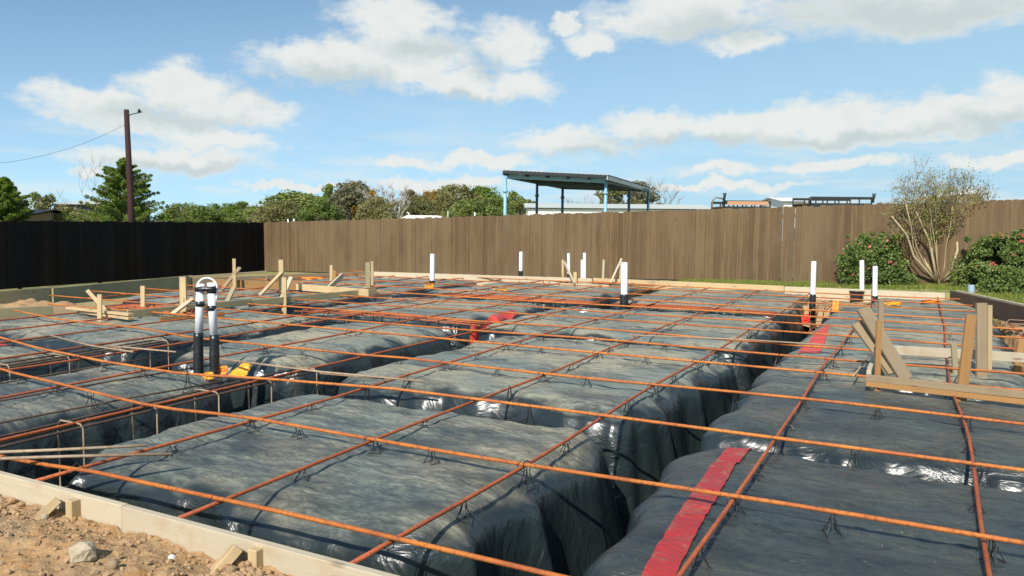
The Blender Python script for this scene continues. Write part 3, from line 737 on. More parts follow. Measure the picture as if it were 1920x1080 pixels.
# ================================================================== raised boards and stakes
ZB = -0.10
def stake(par, px, ytop, ybase, wpx, m_, lean=0, zb=None, name='stake', extra=0.25, thick=0.5):
    zb = ZB if zb is None else zb
    b = on(px, ybase, zb); t = depth(b); top = at(px+lean, ytop, t)
    w = wpx/FPX*t; d = (top-b).normalized()
    return board(name, b-d*extra, top, max(0.02, w*thick), w, m_, par, up=RT)
def brace(par, a, b, t0, t1, wpx, m_, name='brace', th=0.038):
    p = at(*a, t0); q = at(*b, t1); w = wpx/FPX*(t0+t1)/2
    return board(name, p, q, th, w, m_, par, up=RT if abs((q-p).normalized().z) > 0.5 else (0, 0, 1))
# left long frame
b0 = on(345, 596, ZB); e = empty('batter_board', (b0.x, b0.y, ZB), 'long raised board on stakes with diagonal braces, across the left half of the slab', 'batter board')
t = lambda x, y, z=ZB: depth(on(x, y, z))
p = on(160, 590, 0.04); 
board('rail', on(238, 589, 0.02), on(470, 566, 0.03), 0.04, 0.10, M_wood2, e)
board('rail', on(466, 569, 0.0), on(705, 546, 0.02), 0.04, 0.11, M_wood2, e)
board('rail', on(300, 601, -0.03), on(420, 590, -0.02), 0.03, 0.09, M_woodor, e)
for (px, yt, yb, w, m_, ln) in [(187, 552, 607, 8, M_wood, 0), (268, 536, 590, 8, M_wood, 0), (345, 519, 598, 12, M_wood, -2), (533, 520, 574, 9, M_wood, 0), (690, 492, 545, 9, M_wood2, 0), (698, 490, 545, 5, M_wood, 0)]:
    stake(e, px, yt, yb, w, m_, ln)
T = t(187, 600)
brace(e, (164, 545), (198, 582), T+0.3, T+0.1, 7, M_wood)
T = t(345, 600); brace(e, (362, 560), (322, 590), T+.1, T-.1, 8, M_woodcream); 
T = t(533, 574); brace(e, (546, 520), (524, 570), T+0.4, T, 8, M_woodcream)
T = t(690, 545); brace(e, (702, 530), (676, 548), T+0.2, T, 8, M_wood)
T = t(440, 572); brace(e, (439, 538), (421, 576), T, T-0.2, 8, M_wood2)
T = t(620, 552); brace(e, (642, 516), (604, 552), T+.6, T, 9, M_woodcream)
# corner boards left
b0 = on(187, 606, ZB); e = empty('plank_stack', (b0.x, b0.y, ZB), 'two pale boards meeting the left step of the form, one above the other', 'planks')
board('plank', on(128, 577, 0.05), on(246, 590, 0.05), 0.09, 0.035, M_wood, e); board('plank', on(150, 584, 0.0), on(246, 597, 0.0), 0.09, 0.035, M_wood, e)
# rear frame
b0 = on(528, 560, ZB); e = empty('batter_board', (b0.x, b0.y, ZB), 'second raised amber board with tall thin stakes, behind the long left one', 'batter board')
board('rail', on(398, 530, 0.04), on(560, 537, 0.04), 0.04, 0.16, M_woodor, e); board('rail', on(556, 538, 0.035), on(692, 549, 0.035), 0.04, 0.13, M_wood, e)
for (px, yt, yb, w, m_, ln) in [(440, 485, 547, 6, M_wood, -1), (528, 487, 556, 9, M_wood, -1), (621, 497, 532, 5, M_wood, 0), (627, 507, 546, 6, M_woodor, 0)]:
    stake(e, px, yt, yb, w, m_, ln)
T = t(440, 547); brace(e, (450, 502), (411, 549), T+.3, T-.2, 7, M_woodgrey)
T = t(528, 556); brace(e, (529, 510), (487, 554), T, T-.5, 6, M_wood)
# middle small frame
b0 = on(1096, 540, ZB); e = empty('batter_board', (b0.x, b0.y, ZB), 'small frame of thin stakes round the pair of white pipes at the far side', 'batter board')
T = t(1096, 540)
board('rail', at(1040, 534, T+.3), at(1142, 538, T-.2), 0.05, 0.09, M_woodcream, e); board('rail', at(1024, 540, T+.1), at(1120, 543, T-.5), 0.05, 0.05, M_wood, e)
board('rail', at(1122, 539, T-.2), at(1166, 530, T+1.2), 0.05, 0.07, M_woodgrey, e)
for (px, yt, yb, w, m_, ln) in [(1055, 487, 533, 4.0, M_wood, 0), (1079, 510, 535, 6, M_wood, -1), (1130, 487, 535, 4.0, M_woodcream, 2), (1162, 484, 533, 3.5, M_woodcream, 3)]:
    stake(e, px, yt, yb, w, m_, ln)
brace(e, (1058, 491), (1077, 531), T+.5, T, 3.5, M_woodcream); brace(e, (1165, 486), (1145, 530), T+.8, T+.3, 3.5, M_woodcream)
# right frame
b0 = on(1645, 738, ZB); e = empty('batter_board', (b0.x, b0.y, ZB), 'big amber stake frame with doubled rails and leaning boards at the right', 'batter board')
T1 = t(1645, 738); T2 = t(1800, 758)
Tr = T2+(T2-T1)*0.8
board('rail', at(1624, 708, T1-.03), at(1925, 741, Tr-.03), 0.04, 0.058, M_woodgrey, e); board('rail', at(1624, 719, T1-.03), at(1925, 754, Tr-.03), 0.04, 0.046, M_woodor, e)
board('rail', at(1662, 655, 8.3), at(1926, 671, 7.9), 0.035, 0.095, M_woodcream, e)
board('side_rail', at(1629, 700, T1-.02), at(1640, 664, 8.1), 0.04, 0.05, M_woodcream, e)
stake(e, 1644, 601, 741, 10, M_woodor, 4); 
s_ = stake(e, 1651, 560, 708, 10, M_woodgrey, 1, name='stake')
board('diagonal_board', at(1618, 578, T1+.35), at(1700, 712, T1+.05), 0.03, 0.125, M_woodgrey, e, up=RT); board('diagonal_board', at(1606, 606, T1+.42), at(1676, 700, T1+.12), 0.03, 0.11, M_woodgrey, e, up=RT)
stake(e, 1801, 590, 760, 19, M_woodor, 20, name='leaning_board', thick=0.3); stake(e, 1840, 568, 710, 19, M_woodgrey, 0, thick=0.35); stake(e, 1855, 572, 705, 8, M_wood, 1); stake(e, 1792, 644, 706, 10, M_wood2, -4)
mb = MB(); q = at(1648, 714, T1-.065); mb.box((q.x-.012, q.y-.004, q.z-.045), (q.x+.012, q.y+.002, q.z+.045)); o = mb.build('marker_ribbon', M_red, e, loc=None)
for v in o.data.vertices: v.co -= e.location
tag(board('stake', on(1905, 700, -.1), at(1915, 640, 8.2), 0.05, 0.07, M_woodor, up=RT), 'short amber stake at the right margin behind the stake frame', 'stake')

# ================================================================== pipes
def pipe(px, yt, ym, yb, w, label, m_=M_pvc, lean=0, t=None, capb=True, zb=ZB):
    b = on(px, yb, zb); T = t or depth(b); r = w/FPX*T/2
    b = at(px, yb, T); mid = at(px+lean*0.4, ym, T); top = at(px+lean, yt, T)
    e = empty('vent_pipe', b, label, 'pipe', 'white pipes standing up from the slab')
    L = lambda p: p-b
    mb = MB()
    pts = [L(mid), L(top)]; mb.tube(pts, r, 16, caps=False); mb.tube([L(top), L(top)-(top-mid).normalized()*0.04], [r*0.86, r*0.86], 16, caps=False)
    d = (top-mid).normalized(); mb.tube([L(top)-d*0.001, L(top)+d*0.0005], [r, r*0.86], 16, caps=False); mb.tube([L(top)-d*0.05, L(top)-d*0.045], r*0.85, 16)
    mb.build('pipe_body', m_, e, True)
    if ym < yb-1:
        mb = MB(); n = 9; pp = [L(b)-Vector((0, 0, .25))]+[L(b)+(mid-b)*k/n for k in range(n+1)]
        mb.tube(pp, [r*1.22]+[r*(1.17+0.09*rs.random()) for _ in range(n+1)], 14); mb.build('tape_wrap', M_btape, e, True)
    return e
pipe(810, 476, 526, 536, 9, 'white pipe with short black base, left of centre against the brown fence', lean=1)
pipe(976, 472, 508, 526, 7, 'slim white pipe with black base, standing farthest against the fence left of the small frame', lean=1)
pipe(1067, 475, 513, 528, 5.5, 'thin white pipe with black base inside the small stake frame, by its left stake', lean=-1)
pipe(1096, 474, 533, 534, 6, 'taller leaning one of the two white pipes close together in the small stake frame', lean=0)
pipe(1090, 487, 533, 534, 4, 'shorter one of the two white pipes close together in the small stake frame', lean=1)
pipe(1170, 492, 552, 579, 13, 'wide white pipe with black wrapped base standing alone right of the small stake frame', lean=1)
pipe(1523, 490, 552, 575, 9.5, 'white pipe at the far end of the deep trench', lean=3)
pipe(1616, 488, 545, 552, 8.5, 'tallest white pipe, rising out of the black bucket before the rose bush', lean=0)
pipe(1640, 499, 555, 567, 9, 'white pipe right of the black bucket', lean=1)
pipe(1821, 534, 553, 566, 12, 'short grey blue pipe stub by the right corner of the form', M_pvcg)
# pair with the loop
for px, yt, l in ((375, 545, 'left of the two taped together white pipes joined by a white loop'), (398, 541, 'right of the two taped together white pipes joined by a white loop')):
    pass
b = on(387, 708, -0.12); T = depth(b); e = empty('twin_pipes', b, 'pair of white pipes wrapped in black tape and joined by a looped white tube', 'pipes')
L = lambda x, y, dt=0: at(x, y, T+dt)-b
r = 15/FPX*T/2
for px, xt, yt, yb in ((372, 376, 532, 624), (402, 396, 530, 628)):
    mb = MB(); mb.tube([L(px+(xt-px)*.25, yb), L(xt, yt)], r, 18, caps=True); o = mb.build('pipe_body', M_pvc, e, True)
    mb = MB(); n = 12; mb.tube([L(px, 735)]+[L(px, 716-(716-yb)*k/n) for k in range(n+1)], [r*1.2]+[r*(1.15+.12*rs.random()) for _ in range(n+1)], 14); mb.build('tape_wrap', M_btape, e, True)
mb = MB(); mb.tube([L(375.3, 565), L(375.6, 575)], r*1.1, 18); mb.build('tape_band', M_btape, e, True)
mb = MB(); mb.tube([L(397.6, 573), L(397.4, 583)], r*1.1, 18); mb.build('tape_band', M_btape, e, True)
mb = MB(); mb.tube([L(368, 543, -.03), L(376, 542, -.045), L(398, 542, -.045), L(405, 541, -.03)], [r*.62, r*.68, r*.68, r*.62], 12); mb.tube([L(368, 543, .03), L(376, 542, .045), L(398, 542, .045), L(405, 541, .03)], r*.5, 10); mb.tube([L(396.5, 550), L(396.5, 537)], r*1.12, 16); mb.build('tape_band', M_btape, e, True)
loop = [L(371, 566), L(369, 548)]+[L(388-19*math.cos(k*math.pi/10), 539-18*math.sin(k*math.pi/10)) for k in range(11)]+[L(407, 552), L(404, 572)]
mb = MB(); mb.tube(loop, r*0.22, 8); mb.build('loop_tube', M_pvc, e, True)

# black bucket round the pipe
b = on(1606, 560, -0.1); T = depth(b); mb = MB(); R1 = 26/FPX*T/2
mb.tube([(0, 0, -0.15), (0, 0, 0.10), (0, 0, 0.135), (0, 0, 0.15), (0, 0, 0.16)], [R1*.85, R1*.93, R1, R1*1.06, R1*1.04], 24)
o = mb.build('bucket', M_wire, loc=b); tag(o, 'black plastic bucket set round the tall white pipe before the rose bush', 'bucket')

# crumpled coloured plastic pieces
def scrap(px, py, z, wpx, hpx, m_, label, name='plastic_scrap', cat='plastic scrap', seed=1, flat=0.3):
    b = on(px, py, z); T = depth(b); w = wpx/FPX*T; h = hpx/FPX*T; n = 7; rr = random.Random(seed); V = []; F = []
    for j in range(n):
        for i in range(n):
            u = i/(n-1)-.5; v = j/(n-1)
            e_ = 1-0.35*abs(u)*2*rr.random()
            V.append(Vector(RT)*(u*w*(0.75+0.5*rr.random()))+Vector((0, 0, v*h*e_))+Vector((0, 1, 0))*(rr.uniform(-.25, .25)*w+v*h*flat))
    for j in range(n-1):
        for i in range(n-1): F.append((j*n+i, j*n+i+1, (j+1)*n+i+1, (j+1)*n+i))
    mb = MB(); mb.add(V, F); o = mb.build(name, m_, smooth=False, loc=b)
    s = o.modifiers.new('thick', 'SOLIDIFY'); s.thickness = 0.004; s = o.modifiers.new('sub', 'SUBSURF'); s.levels = s.render_levels = 1
    return tag(o, label, cat)
scrap(443, 706, -0.1, 30, 24, M_yel, 'crumpled bright amber plastic piece right of the twin pipes', seed=2, flat=1)
scrap(412, 704, -0.1, 20, 18, M_orp, 'small orange plastic piece at the foot of the twin pipes', seed=3)
scrap(390, 711, -0.1, 18, 14, M_yel, 'amber plastic flap between the bases of the twin pipes', seed=4)
scrap(362, 704, -0.1, 20, 10, M_wht, 'white torn plastic scrap left of the twin pipes', seed=5)
scrap(487, 708, -0.1, 12, 14, M_wht, 'small white scrap on the pad edge right of the amber plastic', seed=6)
scrap(527, 706, -0.1, 22, 8, M_wht, 'flat white scrap on the pad edge near the end of the beam cage', seed=7)
scrap(804, 539, -0.06, 16, 6, M_yel, 'amber plastic at the foot of the white pipe left of centre', seed=8)
scrap(938, 545, -0.05, 28, 4, M_yel, 'amber plastic strip right of the white pipe left of centre', seed=9)
scrap(1673, 573, -0.05, 34, 7, M_yel, 'amber plastic tray among the bars right of the bucket', seed=10)
scrap(1745, 569, -0.05, 42, 7, M_orp, 'flat orange plastic piece lying beyond the right stake frame', seed=11)
scrap(1858, 566, 0.0, 40, 7, M_orp, 'upper orange plastic piece by the right corner of the form', seed=12)
scrap(1872, 578, 0.0, 34, 6, M_yel, 'lower amber plastic piece by the right corner of the form', seed=13)
scrap(1566, 585, -0.1, 12, 22, M_orp, 'upright orange plastic at the far end of the deep trench', seed=14)
scrap(1510, 606, -0.2, 16, 18, M_red, 'red tape flap hanging in the far end of the deep trench', seed=15)
scrap(1095, 586, -0.07, 14, 6, M_wht, 'white scrap lying left of the wide white pipe', seed=16)
scrap(585, 524, 0.0, 36, 5, M_orp, 'orange mesh heap between the stakes before the far left form', seed=17)
scrap(775, 577, -0.05, 7, 5, M_wht, 'white tag sticking up among the bars near the middle', seed=18)

# ================================================================== fences
def fence(p0, p1, z0, z1, m_, label, railside, gaps=(), h=1.83, ear=0.022, zslope=None):
    P0 = Vector(p0); P1 = Vector(p1); L = (P1-P0).length; dx = (P1-P0).normalized(); nrm = Vector((dx.y, -dx.x))  # toward the camera side
    e = empty('wood_fence', (p0[0], p0[1], z0), label, 'fence'); W_ = 0.142; rr = random.Random(int(L*10)); mb = MB(); s = 0; V = []; F = []
    th = 0.016
    while s < L:
        w = W_*rr.uniform(0.97, 1.02); zz = z0+(z1-z0)*s/L-z0; H = h+rr.gauss(0, 0.011); tw = rr.gauss(0, 0.0010); dn = rr.gauss(0, 0.0055)
        prof = [(0, 0), (w, 0), (w, H-ear), (w-ear, H), (ear, H), (0, H-ear)]
        base = []
        for k, (a, b) in enumerate(prof):
            q = dx*(s+a+tw*b)+nrm*(dn+(0.002 if a > w/2 else -0.002)); base.append((q.x, q.y, zz+b+0.0))
        off = nrm*th; v2 = [(x-off.x, y-off.y, z) for x, y, z in base]
        o = len(V); V += base+v2; n = 6
        F += [tuple(o+k for k in range(n)), tuple(o+n+k for k in range(n))[::-1]]+[(o+k, o+n+k, o+n+(k+1) % n, o+(k+1) % n) for k in range(n)]
        s += w+(rr.uniform(0.010, 0.014) if any(abs(s-g_) < 0.08 for g_ in gaps) else rr.uniform(-0.006, -0.001))
    mb.add(V, F); mb.build('pickets', m_, e)
    for hh in (0.25, 0.95, 1.6):
        a = -nrm*(th+0.025)
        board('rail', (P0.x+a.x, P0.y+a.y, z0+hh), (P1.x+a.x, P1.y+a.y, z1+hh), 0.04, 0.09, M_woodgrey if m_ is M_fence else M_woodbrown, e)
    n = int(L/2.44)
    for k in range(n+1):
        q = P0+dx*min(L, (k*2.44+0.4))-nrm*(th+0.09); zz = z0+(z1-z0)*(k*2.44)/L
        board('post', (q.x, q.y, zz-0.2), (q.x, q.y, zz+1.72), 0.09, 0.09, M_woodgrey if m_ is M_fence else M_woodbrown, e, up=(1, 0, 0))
    return e
def fz(x): return -0.54+(x+22.15)*0.0277
fence((-22.15, 22.32), (13.0, 18.58), fz(-22.15), fz(13.0), M_fence, 'long sunlit brown picket fence along the back of the site', 1, gaps=(19.0, 19.35))
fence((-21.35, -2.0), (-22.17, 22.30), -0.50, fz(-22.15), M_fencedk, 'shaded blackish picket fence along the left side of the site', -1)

# ================================================================== foliage
def leafquads(P, N, size, rs_, aspect=0.6):
    n = len(P); a = rs_.normal(size=(n, 3)); a /= np.linalg.norm(a, axis=1)[:, None]
    b = np.cross(a, rs_.normal(size=(n, 3))); b /= np.linalg.norm(b, axis=1)[:, None]
    s = (size*rs_.uniform(0.6, 1.3, n))[:, None]; a = a*s; b = b*s*aspect
    V = np.stack([P-a, P-b, P+a, P+b], 1).reshape(-1, 3); return V, np.arange(4*n).reshape(-1, 4)
def crown_pts(n, clumps, rs_):
    """points massed near the skin of many small clumps"""
    c = clumps[rs_.randint(0, len(clumps), n)]; d = rs_.normal(size=(n, 3)); d /= np.linalg.norm(d, axis=1)[:, None]
    r = rs_.uniform(0.35, 1.0, n)**0.6
    return c[:, :3]+d*(c[:, 3]*r)[:, None]*np.array([1, 1, 0.8])
def branches(mb, base, top_pts, r0, rr, mid=0.45):
    for q in top_pts:
        q = Vector(q); m1 = base.lerp(q, mid)+Vector((rr.uniform(-.1, .1), rr.uniform(-.1, .1), rr.uniform(0, .25)))*(q-base).length*0.5
        mb.tube([base, m1, q], [r0, r0*0.55, r0*0.12], 5)
def treemesh(kind, seed):
    """unit tree: height ~1 and crown width ~1"""
    rs_ = np.random.RandomState(seed); rr = random.Random(seed); cl = []
    if kind == 'round':
        for _ in range(60):
            a = rr.uniform(0, 6.28); h = rr.uniform(0.12, 0.93); R_ = 0.46*math.sin(math.pi*min(1, (h*0.92+0.1)))**0.6
            r = R_*math.sqrt(rr.uniform(0.2, 1)); cl.append((r*math.cos(a), r*math.sin(a), h, rr.uniform(0.09, 0.17)))
        n, sz_ = 8500, 0.022
    elif kind == 'wispy':
        for _ in range(60):
            a = rr.uniform(0, 6.28); h = rr.uniform(0.1, 1.0); R_ = 0.5*math.sin(math.pi*min(1, (h*0.8+0.18)))**0.8
            r = R_*math.sqrt(rr.random()); cl.append((r*math.cos(a), r*math.sin(a), h, rr.uniform(0.05, 0.12)))
        n, sz_ = 6500, 0.020
    cl = np.array(cl); P = crown_pts(n, cl, rs_); V, F = leafquads(P, None, sz_, rs_)
    if kind == 'round':
        ex = crown_pts(900, np.array([(c[0]*1.12, c[1]*1.12, min(1.03, c[2]*1.05), c[3]*0.9) for c in cl.tolist()]), rs_); V2, F2 = leafquads(ex, None, sz_*0.8, rs_); F = np.vstack([F, F2+len(V)]); V = np.vstack([V, V2])
    mb = MB(); b = Vector((0, 0, -0.1)); fork = Vector((0, 0, 0.18)); mb.tube([b, fork], [0.03, 0.022], 7)
    branches(mb, fork, [c[:3] for c in cl[:: 2 if kind == 'wispy' else 4]], 0.016, rr)
    return V, F, mb
_tm = {}
def tree(name, kind, seed, loc, h, w, leafm, barkm, label, cat='tree', group=None):
    key = (kind, seed, leafm.name)
    e = empty(name, loc, label, cat, group); e.rotation_euler = (0, 0, random.uniform(0, 6)); e.scale = (w, w, h)
    if key not in _tm:
        V, F, mb = treemesh(kind, seed); c = npmesh('crown', V, F, leafm, parent=e); tr = mb.build('trunk', barkm, e, True); _tm[key] = (c.data, tr.data)
    else:
        for nm, d in zip(('crown', 'trunk'), _tm[key]):
            o = bpy.data.objects.new(nm, d); COL.objects.link(o); o.parent = e
    return e
# far tree line: (pixel x, top y, width px, distance, kind, leaf, label)
TL = [(345, 384, 60, 95, 'round', M_lf_green, 'low green tree right of the cedar behind the dark fence'),
 (385, 388, 70, 80, 'round', M_lf_green, 'bright green bushy tree low over the dark fence'),
 (418, 383, 55, 100, 'round', M_lf_con, 'small dark green tree in the far tree line left of the fence corner'),
 (455, 382, 60, 105, 'wispy', M_lf_green, 'thin green tree above the corner of the dark fence'),
 (500, 394, 50, 80, 'wispy', M_lf_grey, 'low grey brown bush above the fence corner'),
 (475, 390, 60, 90, 'round', M_lf_green, 'green bush behind the grey brown one at the fence corner'),
 (560, 362, 120, 85, 'round', M_lf_green, 'broad rounded green tree right of the fence corner'),
 (525, 378, 70, 78, 'round', M_lf_olive, 'lower olive shoulder tree left of the broad rounded green tree'),
 (618, 352, 40, 82, 'wispy', M_lf_con, 'narrow dark tree between the broad green tree and the golden topped tree'),
 (600, 378, 60, 72, 'round', M_lf_green, 'green bush in front of the narrow dark tree'),
 (665, 347, 84, 80, 'round', M_lf_grey, 'tall grey brown rounded tree with golden top'),
 (668, 345, 66, 84, 'round', M_lf_aut, 'golden crown just behind the grey brown rounded tree'),
 (705, 372, 60, 70, 'round', M_lf_olive, 'olive bush below the bare branches'),
 (768, 362, 50, 88, 'wispy', M_lf_grey, 'thin grey tree right of the bare branches'),
 (790, 370, 55, 80, 'round', M_lf_olive, 'olive tree left of the yellow tree'),
 (808, 362, 44, 84, 'round', M_lf_aut, 'yellow autumn tree in the tree line left of the steel canopy'),
 (835, 352, 50, 96, 'round', M_lf_con, 'dark tree behind the yellow autumn tree'),
 (858, 350, 80, 82, 'round', M_lf_olive, 'large olive tree right of the yellow tree'),
 (905, 353, 64, 90, 'round', M_lf_con, 'dark green tree left of the steel canopy'),
 (885, 378, 80, 70, 'round', M_lf_green, 'bright green bush in front of the dark green tree left of the canopy'),
 (925, 372, 60, 75, 'round', M_lf_green, 'green tree whose edge touches the front left canopy post'),
 (965, 366, 62, 80, 'wispy', M_lf_green, 'green tree seen between the left posts of the canopy'),
 (1000, 382, 44, 85, 'wispy', M_lf_green, 'low green tree behind the second canopy post'),
 (1150, 356, 90, 70, 'wispy', M_lf_olive, 'olive tree seen under the right end of the canopy roof'),
 (1200, 350, 100, 75, 'wispy', M_lf_grey, 'thin grey twiggy tree right of the canopy'),
 (95, 376, 70, 34, 'wispy', M_lf_olive, 'olive shrub between the two cedars behind the dark fence'),
 (140, 390, 70, 36, 'round', M_lf_olive, 'low rounded olive shrub left of the big cedar'),
 (70, 368, 40, 38, 'wispy', M_lf_green, 'twiggy green shrub right of the left margin cedar')]
for i, (px, yt, w, T, kind, lm_, lab) in enumerate(TL):
    b = at(px, 470, T); zb = -0.8; top = at(px, yt, T); h = (top.z-zb)/0.97
    tree('broadleaf_tree' if T > 50 else 'shrub', kind, 20+i % 5, (b.x, b.y, zb), h, w/FPX*T*1.55, lm_, M_bark, lab, 'tree' if T > 50 else 'shrub', 'trees behind the fence')
rs_ = np.random.RandomState(9); rr = random.Random(9); cl = []
prof = [(330, 392), (420, 389), (500, 388), (560, 376), (620, 372), (680, 370), (740, 376), (800, 374), (860, 368), (920, 372), (960, 374), (1010, 388), (1030, 396)]
for k in range(520):
    px = rr.uniform(318, 1025); T = rr.uniform(100, 118); yt = float(np.interp(px, [p[0] for p in prof], [p[1] for p in prof]))
    top = at(px, yt, T).z; b = at(px, 470, T); z = -0.5+(top+0.5)*rr.random()**0.5; r = rr.uniform(.45, 1.2); cl.append((b.x, b.y, z-r*.5, r))
P = crown_pts(42000, np.array(cl), rs_); V, F = leafquads(P, None, 0.17, rs_)
tag(npmesh('far_woodland', V, F, M_lf_olive), 'continuous olive belt of distant woodland behind the individual trees', 'woodland', kind='stuff')

# cedars
def cedar(px, yt, wpx, T, label, seed):
    rs_ = np.random.RandomState(seed); rr = random.Random(seed); b = at(px, 470, T); zb = -0.7; h = at(px, yt, T).z-zb; R0 = wpx/FPX*T/2
    e = empty('cedar_tree', (b.x, b.y, zb), label, 'cedar tree', 'cedars behind the dark fence'); cl = []; mb = MB(); mb.tube([(0, 0, 0), (0.05, 0, h*0.5), (0, 0, h*0.96)], [0.13, 0.08, 0.02], 7)
    N_ = 150
    for k in range(N_):
        f = (k+rr.random())/N_; z = h*(0.10+0.89*f); R_ = R0*1.85*(1-f)**0.85*rr.uniform(0.55, 1.12)*(1+0.22*math.sin(f*9+seed))+0.05; a = k*2.4+rr.random()
        tip = Vector((R_*math.cos(a), R_*math.sin(a), z+0.12*R_)); mb.tube([(0, 0, z-R_*0.25), tip*0.6+Vector((0, 0, z*0.4-R_*.05)), tip], [0.03, 0.02, 0.006], 4)
        for s_ in np.linspace(0.3, 1.0, 6):
            q = Vector((0, 0, z-R_*0.15)).lerp(tip, s_); cl.append((q.x, q.y, q.z, (0.08+0.15*(1-s_)+0.05*rr.random())*(0.55+0.6*(1-f))))
    cl = np.array(cl); P = crown_pts(60000, cl, rs_); P[:, 2] += 0.0; V, F = leafquads(P, None, 0.042, rs_, 0.35)
    npmesh('crown', V, F, M_lf_con, parent=e); mb.build('trunk', M_bark, e, True)
cedar(236, 298, 168, 30, 'big cone shaped green cedar behind the dark fence, beside the utility pole', 31)
cedar(14, 334, 112, 26, 'second cedar cut by the left edge of the picture', 32)

# bare branched trees
def bare(px, yt, wpx, T, label, m_, seed, n0=7, lean=0, zb=-0.7, r0=0.05):
    rr = random.Random(seed); b = at(px, 470, T); h = at(px, yt, T).z-zb; w = wpx/FPX*T/2
    mb = MB()
    def grow(p, d, L, r, lv):
        q = p+d*L; m1 = p.lerp(q, .5)+Vector((rr.uniform(-1, 1), rr.uniform(-1, 1), 0))*L*0.07
        mb.tube([p, m1, q], [r, r*.8, r*.6], 5)
        if lv == 0: return
        for _ in range(3 if lv > 1 else 4):
            nd = (d+Vector((rr.uniform(-.7, .7), rr.uniform(-.7, .7), rr.uniform(-.1, .45)))).normalized(); grow(q, nd, L*rr.uniform(.5, .8), r*.55, lv-1)
    for k in range(n0):
        a = rr.uniform(0, 6.28); d = Vector((math.cos(a)*w/h*1.0, math.sin(a)*w/h*1.0, 1)).normalized(); grow(Vector((0, 0, 0)), d, h*0.36, r0, 3)
    zmax = max(v[2] for v in mb.v); k = h/zmax; mb.v = [(x*k, y*k, z*k) for x, y, z in mb.v]
    return tag(mb.build('bare_tree', m_, loc=(b.x, b.y, zb), smooth=True), label, 'bare tree')
bare(738, 338, 90, 76, 'leafless pale tree with spreading branches in the middle of the tree line', M_barkdead, 3, 6, r0=0.10)
bare(186, 283, 22, 31, 'leafless thin twigs rising left of the big cedar', M_bark, 5, 2, r0=0.012)
bare(110, 350, 60, 36, 'sparse bare twigs between the two cedars', M_bark, 6, 4, r0=0.015)
bare(1235, 330, 80, 74, 'bare grey tree right of the steel canopy', M_bark, 9, 6, r0=0.05)
bare(1085, 360, 60, 78, 'bare pale bush seen under the canopy', M_barkdead, 10, 6, r0=0.05)

# rose bushes by the fence
def rose(px, ytop, wpx, ybase, T, label, seed, nflow, dens=1.0):
    rs_ = np.random.RandomState(seed); rr = random.Random(seed); b = at(px, ybase, T); h = at(px, ytop, T).z-b.z; w = wpx/FPX*T/2
    e = empty('rose_bush', b, label, 'rose bush', 'flowering bushes at the fence'); cl = []
    for _ in range(120):
        a = rr.uniform(0, 6.28); f = rr.random()**0.8; R_ = w*(1-max(0, f-0.45)**1.6*1.5)*math.sqrt(rr.uniform(.25, 1)); cl.append((R_*math.cos(a), R_*math.sin(a)*0.62, h*(0.04+0.84*f), rr.uniform(.10, .22)))
    for _ in range(14): cl.append((rr.uniform(-w, w)*.9, rr.uniform(-w, w)*.4, h*rr.uniform(.85, 1.05), rr.uniform(.03, .08)))
    cl = np.array(cl); P = crown_pts(int(17000*dens), cl, rs_); V, F = leafquads(P, None, 0.030, rs_, 0.6); npmesh('foliage', V, F, M_lf_rose, parent=e)
    mb = MB()
    for c in cl[::5]: mb.tube([(c[0]*.1, c[1]*.1, -.05), (c[0]*.5, c[1]*.5, c[2]*.6), (c[0], c[1], c[2])], [.012, .009, .004], 5)
    mb.build('stems', M_bark, e, True)
    fl = None
    for k in range(nflow):
        c = cl[rr.randrange(len(cl))]; a = rr.uniform(0, 6.28)
        p = (c[0]+(0.05*math.cos(a)), c[1]-c[3]*0.9, c[2]+c[3]*0.6)
        if fl is None:
            m2 = MB()
            for j in range(9):
                t_ = j*2.4; rad = 0.012+0.0035*j; m2.add([(0, 0, 0), (rad*math.cos(t_-.5), rad*math.sin(t_-.5), .02), (rad*1.3*math.cos(t_), rad*1.3*math.sin(t_), .03-.002*j), (rad*math.cos(t_+.5), rad*math.sin(t_+.5), .02)], [(0, 1, 2, 3)])
            fl = m2.build('flower', M_petal, e)
            o = fl
        else: o = fl.copy(); COL.objects.link(o)
        o.location = p; o.rotation_euler = (rr.uniform(.3, 1.3), 0, rr.uniform(-.7, .7)); s_ = rr.uniform(.45, 1.15); o.scale = (s_, s_, s_)
T = 17.9
rose(1634, 442, 112, 533, 18.0, 'left rose bush with a few red flowers before the brown fence', 41, 18)
rose(1884, 436, 158, 545, 16.6, 'right rose bush, wider and fuller of pink flowers, at the right margin', 42, 46, 1.6)
rose(1905, 505, 110, 552, 15.6, 'low leafy growth in front of the right rose bush', 43, 4, 0.5)
rose(1690, 515, 44, 536, 17.6, 'small low green clump right of the left rose bush', 44, 0, 0.2)

